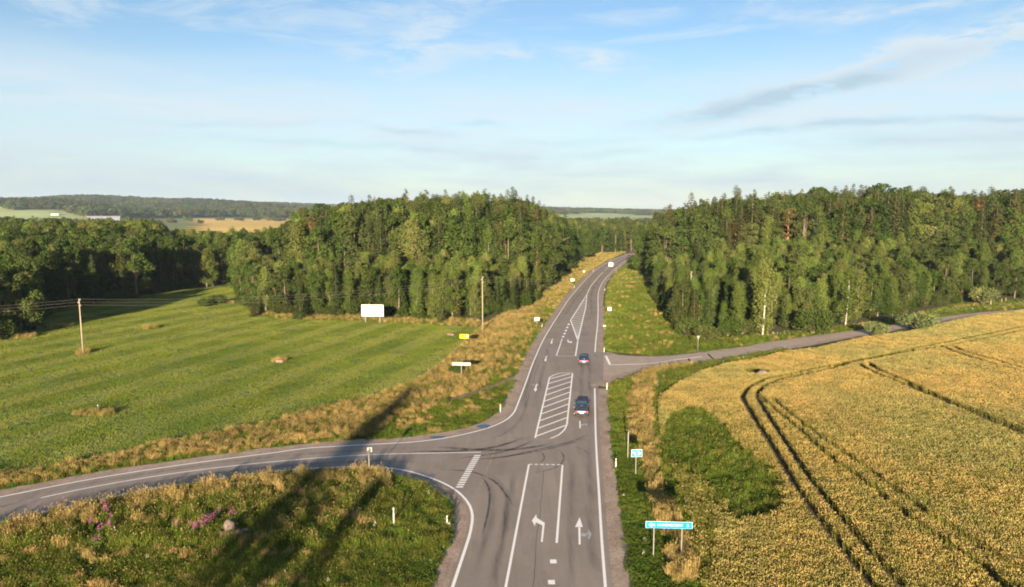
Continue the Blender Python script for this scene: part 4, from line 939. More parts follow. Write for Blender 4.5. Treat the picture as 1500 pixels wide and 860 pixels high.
sz = np.array([r_[3] / KINDS[r_[0]][0][3] for r_ in rest]); wm = sz * rng.uniform(.9, 1.3, len(sz))
rx, ry = np.array([r_[1] for r_ in rest]), np.array([r_[2] for r_ in rest])
gn_scatter('distant_woods', np.stack([rx, ry, H(rx, ry)], 1), np.stack([0 * rx, 0 * rx, rng.random(len(rx)) * 6.283], 1), np.stack([wm, wm, sz], 1), idx, srcs, 'dense mixed woodland filling the ground behind the front trees')

ux, uy = [], []
for key, poly in forests.items():
    pa = poly + [poly[0]]; sm = np.array(smooth_line(poly[1:-3], 1.05)); sm = sm + rng.normal(0, 1.6, sm.shape) ; k = inpoly(sm[:, 0], sm[:, 1], poly) & (sm[:, 1] < 330) & (seg_dist(sm[:, 0], sm[:, 1], SIDEC) > 6) & (rng.random(len(sm)) < .9); ux.append(sm[k, 0]); uy.append(sm[k, 1])
ux, uy = np.concatenate(ux), np.concatenate(uy)
scatter('undergrowth', ux, uy, None, [v[2] for v in KINDS['bush'][:2]], 'low leafy undergrowth closing the foot of the woods', .6, 1.7, tilt=.05)

# far wooded hills: one mass
def far_clump(seed):
    g = np.random.default_rng(seed); cs, ns = [], []
    for k in range(7):
        c_ = np.array([g.uniform(-11, 11), g.uniform(-11, 11), 0]); h = g.uniform(12, 19); r_ = g.uniform(3.2, 5)
        n = 90; d = g.normal(size=(n, 3)); d /= np.linalg.norm(d, axis=1)[:, None]; d[:, 2] = np.abs(d[:, 2]) * 1.0
        p = c_ + np.array([0, 0, h * .45]) + d * [r_, r_, h * .55]; p[:, 2] -= g.random(n) * 2 * (d[:, 2] < .4); cs.append(p); ns.append(d)
    v, f, t = quad_cloud(np.concatenate(cs), 2.6, g, np.concatenate(ns), .8, 1.2); return npmesh('far_clump', v, f, [M['far_leaf']], None, t)
fc = [source('far_clump', far_clump(600 + i)) for i in range(4)]
n = 26000; yy = rng.uniform(1450, 4300, n); xx = rng.uniform(-.85, .95, n) * yy; a_ = xx / yy
start = np.interp(a_, [-.9, -.62, -.5, -.3, -.1, .06, .12, .28, .5, .9], [1760, 1740, 1900, 1820, 1800, 2300, 2850, 2850, 2000, 1900]) + 130 * np.sin(xx / 130) + 70 * np.sin(xx / 47)
k = (yy > start) & ~((noise2(xx, yy, 620, 71) > .5) & (yy < start + 500)); xx, yy = xx[k], yy[k]
scatter('far_woods', xx, yy, None, fc, 'blue green wooded hills along the horizon', .85, 1.35, tilt=0)
# hedgerow and village trees on the far fields
def far_trees(n, cx, cy, sx, sy):
    return rng.normal(cx, sx, n), rng.normal(cy, sy, n)
hx, hy = [], []
for args in ((26, 265, 1330, 60, 60), (18, 190, 1150, 30, 40), (22, 160, 1500, 60, 30), (16, -760, 1330, 90, 20), (10, -560, 1750, 70, 15), (14, -640, 1560, 120, 10)):
    a1, b1 = far_trees(*args); hx.append(a1); hy.append(b1)
hx, hy = np.concatenate(hx), np.concatenate(hy)
scatter('hedgerow_trees', hx, hy, None, fc, 'loose clumps of trees and hedges out on the far fields', .45, .8, tilt=0)

# far field sheets draped on the terrain
def drape(name, poly, m, dz=0.4, step=40):
    poly = np.array(poly, float); lo, hi = poly.min(0), poly.max(0)
    xs = np.arange(lo[0], hi[0] + step, step); ys = np.arange(lo[1], hi[1] + step, step); X, Y = np.meshgrid(xs, ys)
    ins = inpoly(X.ravel(), Y.ravel(), poly).reshape(X.shape); idx = np.arange(X.size).reshape(X.shape); Z = H(X, Y) + dz
    q = ins[:-1, :-1] & ins[:-1, 1:] & ins[1:, 1:] & ins[1:, :-1]
    f = np.stack([idx[:-1, :-1], idx[:-1, 1:], idx[1:, 1:], idx[1:, :-1]], -1)[q]
    if len(f): tag(link(name, npmesh(name, np.stack([X, Y, Z], -1), f, [m], smooth=True)), kind='structure')
def fan(a0, a1, y0, y1): return [(a0 * y0, y0), (a1 * y0, y0), (a1 * y1, y1), (a0 * y1, y1)]
drape('far_meadow', fan(-.95, .9, 640, 1900), M['far_mid'], .3)
drape('pale_green_field', fan(-.9, -.55, 900, 1900), M['far_green'], .9)
drape('golden_field', fan(-.485, -.30, 800, 1780), M['far_gold'], .9)
drape('golden_field', fan(.02, .34, 1400, 1900), M['far_gold'], .9)
drape('pale_green_field', fan(.02, .36, 1930, 3000), M['far_green'], .9)

# ------------------------------------------------------------------ single trees and bushes
def at(px, py): return P(px, py)
x0, y0 = at(303, 420); plant_tree('birch_tree', 1, x0, y0, 13.5, 1.25, 'lone pale birch standing in sun before the dark wood', 'birch', z=0)
x0, y0 = at(312, 419); plant_tree('birch_tree', 3, x0, y0, 11.5, 1.0, 'thin second birch close beside the lone pale birch', 'birch', z=0)
x0, y0 = at(371, 464); plant_tree('spruce_tree', 0, x0, y0, 4.6, 1.6, 'small bushy spruce at the corner of the mown field', 'spruce', z=0)
x0, y0 = at(383, 460); plant_tree('spruce_tree', 1, x0, y0, 6.4, 1.3, 'young pointed spruce just behind the small bushy spruce', 'spruce', z=0)
x0, y0 = at(403, 456); plant_tree('spruce_tree', 3, x0, y0, 5.2, 1.3, 'short dark spruce in the shade behind the young pointed spruce', 'spruce', z=0)
x0, y0 = at(440, 467); plant_tree('spruce_tree', 2, x0, y0, 8.5, 1.5, 'broad low spruce standing out before the birches near the billboard', 'spruce', z=0)
x0, y0 = at(645, 474); plant_tree('spruce_tree', 1, x0, y0, 4.2, 1.7, 'small light green conical bush on the field edge right of the billboard', 'bush', z=0, name='young_spruce')
x0, y0 = at(1117, 492); plant_tree('birch_tree', 0, x0, y0, 17.5, 1.0, 'tall birch with bright white trunk facing the side road', 'birch', z=0)
x0, y0 = at(1238, 478); plant_tree('birch_tree', 2, x0, y0, 14, 1.0, 'birch with white lower trunk just above the side road bend', 'birch', z=0)
for px_, py_, v, ht, wm_, lb in ((300, 449, 1, 2.7, 1.2, 'round green bush standing out in the mown field'), (318, 446, 0, 3.0, 1.3, 'wider bush beside the round bush in the mown field'),
        (1285, 494, 2, 3.0, 1.0, 'small grey green bush between the side road and the crop'), (1345, 485, 2, 4.0, 1.35, 'large spreading grey green bush hiding part of the side road'),
        (668, 549, 1, 2.0, 1.0, 'low green bush beside the long grey backed road sign'), (1036, 500, 0, 3.5, 1.2, 'bright green bush under the birches at the side road corner'),
        (1190, 489, 0, 6.0, .9, 'tall rounded bright green bush in front of the birches'), (1440, 446, 2, 5.0, .9, 'pale bush at the far end of the side road wood')):
    x0, y0 = at(px_, py_); plant_tree('bush', v, x0, y0, ht, wm_, lb, 'bush', z=0)
# trees behind the camera whose shadow falls across the junction
for v_, x_, y_, h_, w_, kd_, lb_ in ((1, -26.4, 10, 17.5, .95, 'birch_tree', 'tall birch behind the viewpoint, its shadow reaching the junction'),
        (4, -24.0, 3, 12.5, .9, 'broadleaf_tree', 'broad tree behind the viewpoint shading the meadow'), (2, -20.8, 7, 12.0, .8, 'birch_tree', 'slimmer birch behind the viewpoint shading the meadow')):
    plant_tree(kd_, v_, x_, y_, h_, w_, lb_, CATS[kd_], z=0)
# dead birch leaning out of the wood
bm = BM(); bm.tube((0, 0, 0), (1.5, 0, 8), .2, .16).tube((1.5, 0, 8), (5.5, 0, 13.2), .16, .1).tube((5.5, 0, 13.2), (9.6, 0, 14.6), .1, .03).tube((6, 0, 13.4), (8.2, .4, 13.1), .05, .02)
dx, dy = 14.0, 276.0
o = bm.done('dead_birch', M['birch_bark'], smooth=True, loc=(dx, dy, float(H(dx, dy)))); tag(o, 'bare pale dead birch trunk leaning out of the wood', 'dead tree')

# ------------------------------------------------------------------ street furniture
def text_obj(txt, size, m, parent, loc, rot, sx=1.0, name='lettering', bold=0.0):
    cu = bpy.data.curves.new('lettering', 'FONT'); cu.body = txt; cu.size = size; cu.align_x = 'CENTER'; cu.align_y = 'CENTER'; cu.extrude = 0.004; cu.offset = bold
    tmp = bpy.data.objects.new('tmp', cu); COL.objects.link(tmp); dg = bpy.context.evaluated_depsgraph_get(); me = bpy.data.meshes.new_from_object(tmp.evaluated_get(dg))
    bpy.data.objects.remove(tmp); me.materials.clear(); me.materials.append(m); o = link(name, me, parent); o.location = loc; o.rotation_euler = rot; o.scale = (sx, 1, 1); return o
def delineator(px, py, label, h=1.0, yellow=False, z=0.0):
    x, y = P(px, py); e = empty('guide_post', (x, y, z)); tag(e, label, 'guide post', 'white guide posts along the roads')
    BM().box((0, 0, h / 2), (.10, .08, h), bev=.02).done('post', M['white'], e)
    BM().box((0, 0, h * .80), (.106, .086, .16)).done('band', M['amber'] if yellow else M['black'], e)
    BM().box((0, -.046, h * .80), (.05, .01, .12)).done('reflector', M['warm_white'] if not yellow else M['amber'], e); return e
delineator(655, 773, 'white guide post on the inner corner beside the curved gravel edge', 1.1)
delineator(902, 686, 'white guide post nearest the blue lane sign on the right verge', 1.1)
delineator(889, 571, 'guide post with yellow band at the corner of the side road and crop', 1.1, True)
delineator(885, 516, 'guide post with yellow band on the far corner of the side road', .95, True)
delineator(733, 604, 'white guide post with yellow band where the dirt track ends', 1.1, True)
delineator(794, 480, 'white guide post next to the square white sign left of the road', .95)
delineator(841, 422, 'white guide post before the white sign at the wood edge', .95)
delineator(869, 398, 'white guide post beyond the triangular sign left of the bend', .95)
delineator(894, 382, 'white guide post left of the white van', .95)
delineator(916, 372.5, 'farthest white guide post at the end of the bend', .95)
delineator(902.5, 398, 'white guide post on the right verge level with the white van', .95)
delineator(886, 426, 'white guide post on the gravel shoulder at the inside of the bend', .95)
delineator(577, 772, 'grey weathered post alone in the meadow grass', 1.75)

def pole_sign(name, px, base, label, w_, h_, hz, m_face, m_back='sign_back', front=True, cat='road sign', posts=(0,), shape='rect', rz=0.0, z=0.0):
    x, y = P(px, base); e = empty(name, (x, y, z), rz); tag(e, label, cat)
    for p in posts: BM().tube((p, 0, 0), (p, 0, hz + h_ * .4), .035, n=8).done('post', M['steel'], e)
    f = -1
    if shape == 'rect': BM().box((0, f * .05, hz), (w_, .025, h_), bev=.008).done('sign_panel', M[m_face if front else m_back], e)
    else:
        pts = {'tri': [(-w_ / 2, h_ / 2), (w_ / 2, h_ / 2), (0, -h_ / 2)], 'dia': [(-w_ / 2, 0), (0, h_ / 2), (w_ / 2, 0), (0, -h_ / 2)]}[shape]
        BM().poly([(a, -.06, hz + b) for a, b in pts], (0, .025, 0)).done('sign_panel', M[m_face if front else m_back], e)
    return e
# blue direction sign: two posts, white rim, arrow, name, distance
xa, ya = P(957, 815); xb, yb = P(998, 822); cx_, cy_ = (xa + xb) / 2, (ya + yb) / 2; ang = math.atan2(yb - ya, xb - xa)
ang *= .15
hw = math.hypot(xb - xa, yb - ya) / 2; e = empty('direction_sign', (cx_, cy_, 0), ang); tag(e, 'long blue direction sign with white arrow reading MUNDIGCIEMS 5', 'direction sign')
SW, SH, SZ = 3.62, .60, 2.78
for s_ in (-1, 1): BM().tube((s_ * hw, .03, 0), (s_ * hw, .03, SZ), .045, n=10).done('post', M['steel'], e)
BM().box((0.06, -.03, SZ), (SW - .03, .03, SH - .05), bev=.01).done('rim', M['white'], e)
pn = BM().box((0.06, -.05, SZ), (SW - .09, .02, SH - .09)).done('sign_panel', M['cyan'], e)
BM().poly([(-1.54, -.062, SZ), (-1.28, -.062, SZ + .19), (-1.28, -.062, SZ + .08), (-1.02, -.062, SZ + .08), (-1.02, -.062, SZ - .08), (-1.28, -.062, SZ - .08), (-1.28, -.062, SZ - .19)], (0, -.006, 0)).done('arrow', M['white'], pn)
lt = text_obj('MUNDIGCIEMS', .27, M['white'], pn, (.13, -.064, SZ), (R(90), 0, 0), 1.0, bold=.002)
vx = [v.co.x for v in lt.data.vertices]; lt.scale = (1.92 / (max(vx) - min(vx)), 1, 1)
text_obj('5', .29, M['white'], pn, (1.50, -.064, SZ), (R(90), 0, 0), 1.0, bold=.008)
# blue lane sign
x0, y0 = P(931, 697); e = empty('lane_sign', (x0, y0, 0), R(3)); tag(e, 'square blue lane sign with two white turn arrows on a post', 'lane sign')
BM().tube((0, 0, 0), (0, 0, 2.7), .04).done('post', M['steel'], e)
BM().box((.06, -.05, 2.42), (1.12, .03, .78), bev=.01).done('rim', M['white'], e); pn = BM().box((.06, -.07, 2.42), (1.04, .02, .70)).done('sign_panel', M['cyan'], e)
zc = 2.42; q = lambda pts: [(a, -.082, zc + b) for a, b in pts]
BM().poly(q([(-.16, -.25), (-.07, -.25), (-.07, .13), (-.26, .13), (-.26, .22), (-.40, .08), (-.26, -.06), (-.26, .03), (-.16, .03)][:]), (0, -.006, 0)).done('left_arrow', M['white'], pn)
BM().box((.05, -.082, zc), (.018, .008, .68)).done('divider', M['white'], pn)
BM().poly(q([(.20, -.25), (.28, -.25), (.28, -.06), (.38, -.06), (.38, -.15), (.52, -.01), (.38, .12), (.38, .04), (.28, .04), (.28, .12), (.34, .12), (.24, .27), (.14, .12), (.20, .12)]), (0, -.006, 0)).done('right_arrow', M['white'], pn)
# signs seen edge-on on the post behind it
x0, y0 = P(919.5, 673); e = empty('edge_on_sign', (x0, y0, 0), R(78)); tag(e, 'grey road sign seen edge on beside the blue lane sign', 'road sign')
BM().tube((0, 0, 0), (0, 0, 3.1), .05).done('post', M['steel'], e); BM().box((0, -.06, 3.0), (.95, .03, .95), bev=.01).done('sign_panel', M['sign_back'], e); BM().box((0, -.06, 2.2), (.7, .03, .35), bev=.01).done('supplementary_plate', M['sign_back'], e)
# T-shaped post with two edge-on signs at the left arm
x0, y0 = P(541, 697); e = empty('junction_sign', (x0, y0, 0), R(70)); tag(e, 'tall grey post with two small angled signs beside the left arm', 'road sign')
BM().tube((0, 0, 0), (0, 0, 2.9), .045).done('post', M['steel'], e)
BM().poly([(-.4, -.05, 2.75), (.4, -.05, 2.75), (0, -.05, 2.05)], (0, .03, 0)).done('sign_panel', M['sign_back'], e)
BM().box((.3, .08, 2.65), (.5, .03, .5), Matrix.Rotation(R(-60), 3, 'Z')).done('sign_panel', M['sign_back'], e)
# long grey backed direction sign on one post
x0, y0 = P(676, 553); e = empty('direction_sign', (x0, y0, 0), R(-4)); tag(e, 'long pale grey back of a direction sign on one post in dry grass', 'direction sign')
BM().tube((0, .05, 0), (0, .05, 2.6), .06).done('post', M['steel'], e); BM().box((0, -.02, 2.25), (3.05, .04, .55), bev=.01).done('sign_panel', M['sign_back'], e)
for s_ in (-.14, .14): BM().box((0, .0, 2.25 + s_), (2.9, .07, .04)).done('rail', M['steel'], e)
# yellow notice
x0, y0 = P(681, 512); e = empty('notice_sign', (x0, y0, 0), R(-6)); tag(e, 'small yellow notice board with white spot at the field edge', 'notice sign')
BM().tube((0, .03, 0), (0, .03, 2.5), .04).done('post', M['bark'], e); pn = BM().box((-.12, 0, 2.6), (1.7, .04, .82), bev=.01).done('sign_panel', M['yellow'], e)
BM().tube((.42, -.03, 2.68), (.42, -.02, 2.68), .2, n=16).done('spot', M['white'], pn)
for k in range(3): BM().box((-.45, -.024, 2.78 - .18 * k), (.8 - .15 * k, .006, .05)).done('printed_line', M['amber'], pn)
# billboard
xa, ya = P(535.5, 473); xb, yb = P(556.5, 473); e = empty('billboard', ((xa + xb) / 2, ya, 0), R(-2)); tag(e, 'large white billboard on two posts before the spruces', 'billboard')
sc_b = ya / 1000; hw = 10.5 * sc_b
for s_ in (-1, 1): BM().tube((s_ * hw, .06, 0), (s_ * hw, .06, 4.4), .09).done('post', M['steel'], e)
pz = 3.0; BW, BH = 33 * sc_b, 17.5 * sc_b
pn = BM().box((0.03, -.06, pz), (BW, .08, BH), bev=.02).done('panel', M['warm_white'], e)
def pb(x_, z_, w_, h_, m_, nm='printed_patch'): BM().box((x_ * BW, -.104, pz + z_ * BH), (w_ * BW, .006, h_ * BH)).done(nm, M[m_], pn)
pb(.24, .36, .42, .09, 'pale_orange'); pb(.22, .26, .28, .06, 'pale_orange'); pb(-.28, -.34, .30, .06, 'yellow', 'printed_line')
for k in range(4): pb(-.30 + .02 * k, .10 - .09 * k, .24 + .05 * (k % 2), .02, 'pale_grey', 'printed_line')
pb(-.40, .33, .08, .07, 'pale_grey'); pb(.0, .13, .08, .1, 'pale_grey')
BM().poly([(a * BW, -.104, pz + b * BH) for a, b in ((.16, .2), (.28, .2), (.30, .02), (.25, -.02), (.22, .08))], (0, -.004, 0)).done('printed_patch', M['pale_orange'], pn)
BM().poly([(a * BW, -.104, pz + b * BH) for a, b in ((-.03, -.08), (.10, -.08), (.2, -.12), (.34, -.1), (.40, -.16), (.32, -.22), (.2, -.31), (.1, -.33), (.02, -.26))], (0, -.004, 0)).done('printed_patch', M['pale_brown'], pn)
BM().poly([(a * BW, -.104, pz + b * BH) for a, b in ((.40, -.2), (.47, -.10), (.475, -.3), (.38, -.31))], (0, -.004, 0)).done('printed_patch', M['pale_brown'], pn)
pole_sign('road_sign', 786.5, 482, 'white square sign seen from the field bank left of the road', 1.15, .75, 2.3, 'white')
pole_sign('road_sign', 838.5, 419, 'wide white sign with dark post below the wood edge', 1.3, .95, 2.2, 'white')
pole_sign('warning_sign', 855.5, 405, 'small pale triangular sign on a dark post by the bend', 1.1, 1.0, 2.1, 'white', shape='dia')
pole_sign('road_sign', 892.7, 464, 'sunlit white sign glowing on the right verge of the bend', .95, .95, 2.0, 'warm_white')
pole_sign('kilometre_sign', 885.3, 484, 'tiny white cross shaped marker below the sunlit sign', .62, .3, 1.05, 'white', cat='marker post')
e = pole_sign('road_sign', 1022, 515, 'grey back of a small triangular sign at the side road corner', .85, .8, 2.7, 'sign_back', shape='tri', rz=R(30))
pole_sign('boundary_stake', 144, 603, 'tiny white stake in the dry grass island', .1, .16, .9, 'white', cat='stake')
for k, (px_, py_, lb) in enumerate(((1451, 447, 'thick pale stake at the grassy end of the side road'), (1467, 444, 'thin stake beyond the thick pale stake'), (1473, 443, 'farthest thin stake beyond the side road'))):
    x0, y0 = P(px_, py_); tag(BM().box((0, 0, .7), (.22 if k == 0 else .14, .14, 1.4), bev=.02).done('wooden_stake', M['pole_wood'], loc=(x0, y0, 0)), lb, 'stake', 'stakes beyond the side road')

# utility poles and cables
POLES = []
def upole(x, y, h, label, arm=True, z=0.0):
    e = empty('utility_pole', (x, y, z)); tag(e, label, 'utility pole', 'wooden utility poles of the overhead line')
    BM().tube((0, 0, 0), (0, 0, h), .13, .09, 12).done('pole', M['pole_wood'], e, smooth=True)
    for k in range(3):
        i_ = BM().tube((-.22 if k % 2 else .22, 0, h - .25 - k * .55), (-.22 if k % 2 else .22, 0, h - .08 - k * .55), .05, .04).done('insulator', M['white'], e)
        BM().tube((0, 0, h - .3 - k * .55), (-.22 if k % 2 else .22, 0, h - .25 - k * .55), .02).done('bracket', M['steel'], i_)
    POLES.append((x, y, z + h)); return e
xA, yA = P(122, 519); xB, yB = P(707, 488)
upole(-165, 112, 10.3, 'wooden pole beyond the dark trees left of the mown field')
upole(xA, yA, 10.6, 'wooden utility pole alone in the mown field')
upole(xB, yB, 12.6, 'tall wooden utility pole where the field meets the dry bank')
upole(48.5, 184, 10.6, 'wooden pole half hidden among the trees right of the road')
upole(126.5, 206, 10.8, 'wooden pole showing above the bushes of the side road')
upole(163, 217, 8.5, 'wooden pole at the far end of the side road wood')
for a, b in zip(POLES[:-1], POLES[1:]):
    for k in range(3):
        s_ = -.22 if k % 2 else .22; p0 = Vector((a[0] + s_, a[1], a[2] - .1 - .55 * k)); p1 = Vector((b[0] + s_, b[1], b[2] - .1 - .55 * k)); L = (p1 - p0).length
        t = np.linspace(0, 1, 24); pts = np.array([p0.lerp(p1, q_) - Vector((0, 0, L * .02 * 4 * q_ * (1 - q_))) for q_ in t])
        v, f = tube_arrays(pts, np.full(24, .011), 5); o = link('overhead_cable', npmesh('overhead_cable', v, f, [M['wire']]))
        tag(o, 'thin overhead cable strung between the wooden utility poles', 'cable', 'overhead cables')

# stones
def stone(x, y, r_, sc3, label, m_='stone', z=0.0, seed=1, group=None):
    bm = bmesh.new(); bmesh.ops.create_icosphere(bm, subdivisions=3, radius=r_); g = np.random.default_rng(seed); ph = g.random((6, 3)) * 6.28
    for v in bm.verts:
        d = v.co.normalized(); k_ = sum(math.sin(d.dot(Vector(np.cos(p))) * (2 + i_) + p[0]) for i_, p in enumerate(ph)) * .05; v.co = Vector((v.co.x * sc3[0], v.co.y * sc3[1], v.co.z * sc3[2])) * (1 + k_)
        if v.co.z < -r_ * sc3[2] * .55: v.co.z = -r_ * sc3[2] * .55
    me = bpy.data.meshes.new('boulder'); bm.to_mesh(me); bm.free(); me.materials.append(M[m_]); me.polygons.foreach_set('use_smooth', [True] * len(me.polygons))
    o = link('boulder', me, loc=(x, y, z + r_ * sc3[2] * .5)); tag(o, label, 'boulder', group)
x0, y0 = P(334, 788)
SS = .66
stone(x0 + 0 * .75, y0 + .5 * .75, 0.54, (.9, .9, 1.0), 'round pinkish boulder on top of the stone pile', 'stone', .55, 1)
stone(x0 - .2 * .75, y0 - .3 * .75, 0.58, (1.3, .8, .8), 'flat reddish stone low in the pile under the round boulder', 'stone_red', 0, 2)
stone(x0 + 1.1 * .75, y0 - .2 * .75, 0.40, (1.1, .9, .9), 'pink stone at the right end of the pile', 'stone_red', .15, 3)
stone(x0 - 1.0 * .75, y0 + .1 * .75, 0.36, (1, 1, .8), 'dark stone beside the fireweed', 'stone', .1, 4)
stone(x0 - 1.3 * .75, y0 - 1.3 * .75, 0.25, (1.4, .8, .6), 'small pink stone lying apart below the pile', 'stone_red', .25, 6)
stone(x0 + 1.6 * .75, y0 + .8 * .75, 0.43, (1.2, .9, .8), 'shaded grey stone behind the pile', 'stone', 0, 5)
x0, y0 = P(1117, 553); stone(x0, y0, .95, (1.25, .8, .75), 'smooth grey boulder in a weedy gap of the crop', 'stone', .1, 7)
x0, y0 = P(409, 531); stone(x0, y0, .55, (1.6, .9, .7), 'brown stone lying in the mown field', 'stone_red', 0, 8)
x0, y0 = P(660, 491); stone(x0, y0, .5, (1.7, .8, .5), 'small flat reddish stone near the yellow notice', 'stone_red', 0, 9)
# fireweed
def fireweed_mesh(seed):
    g = np.random.default_rng(seed); n = 5; vs, fs, ti, mi = [], [], [], []; o_ = 0
    for k in range(n):
        x_, y_ = g.normal(0, .22, 2); h = g.uniform(.9, 1.35)
        c_ = np.stack([x_ + g.normal(0, .05, 30), y_ + g.normal(0, .05, 30), g.uniform(h * .68, h, 30)], 1)[:16]; v, f, t = quad_cloud(c_, .085, g)
        l_ = np.stack([x_ + g.normal(0, .09, 26), y_ + g.normal(0, .09, 26), g.uniform(.05, h * .62, 26)], 1); v2, f2, t2 = quad_cloud(l_, .13, g)
        for (vv, ff, tt, m_) in ((v, f, t, 0), (v2, f2, t2, 1)): vs.append(vv); fs.append(ff + o_); o_ += len(vv); ti.append(tt); mi.append(np.full(len(ff), m_))
    return npmesh('fireweed', np.concatenate(vs), np.concatenate(fs), [M['fireweed'], M['weed']], np.concatenate(mi), np.concatenate(ti))
fm = [fireweed_mesh(i) for i in range(3)]
FW = [(288, 782), (293, 779), (300, 776), (306, 774), (311, 771), (316, 767), (297, 781), (287, 785), (322, 760), (304, 770), (342, 764), (258, 778), (155, 750), (157, 758), (163, 770), (141, 803), (135, 776), (150, 785), (162, 780)]
for k, (a_, b_) in enumerate(FW):
    x0, y0 = P(a_, b_ + 6); o = link('fireweed', fm[k % 3], loc=(x0, y0, .25)); o.rotation_euler[2] = random.random() * 6
    near = a_ > 200
    tag(o, 'pink fireweed plant beside the stone pile' if near else 'pink fireweed plant in the meadow below the left arm', 'wildflower', 'fireweed by the stone pile' if near else 'fireweed in the meadow')

# ------------------------------------------------------------------ far buildings
def building(name, px, Y, w_, d_, h, rh, label, rz, wallm='wall', roofm='roof', gable='wall', nwin=3):
    X = (px - 750) / 1000 * Y; e = empty(name, (X, Y, float(H(X, Y)) + .2), rz); tag(e, label, 'house' if name == 'house' else 'farm building')
    BM().box((0, 0, h / 2), (w_, d_, h)).done('wall', M[wallm], e)
    BM().poly([(-w_ / 2, -d_ / 2 - .4, h), (-w_ / 2, d_ / 2 + .4, h), (-w_ / 2, 0, h + rh)], (w_, 0, 0)).done('roof', M[roofm], e)
    for s_ in (-1, 1): BM().poly([(s_ * (w_ / 2 + .02), -d_ / 2, h + .02), (s_ * (w_ / 2 + .02), d_ / 2, h + .02), (s_ * (w_ / 2 + .02), 0, h + rh - .2)], (s_ * .05, 0, 0)).done('gable', M[gable], e)
    for k in range(nwin): BM().box((w_ * ((k + .5) / nwin - .5), -d_ / 2 - .03, h * .55), (w_ / nwin * .35, .08, h * .35)).done('window', M['window'], e)
building('barn', 155, 1500, 66, 18, 5, 6, 'long barn with grey roof and yellow gable on the far fields', R(20), 'roof', 'roof', 'roof_yellow', 8)
building('barn', 86, 1560, 17, 8, 2.5, 1.5, 'small white low barn at the far hill foot', R(5), 'white', 'white', 'white', 4)
building('house', 929, 1180, 11, 8, 4.5, 4.5, 'white house with steep grey roof among far trees', R(25))
building('house', 917, 1200, 8, 7, 4, 3.5, 'small pale house beside the farther white house', R(-15), 'wall', 'roof', 'wall', 2)

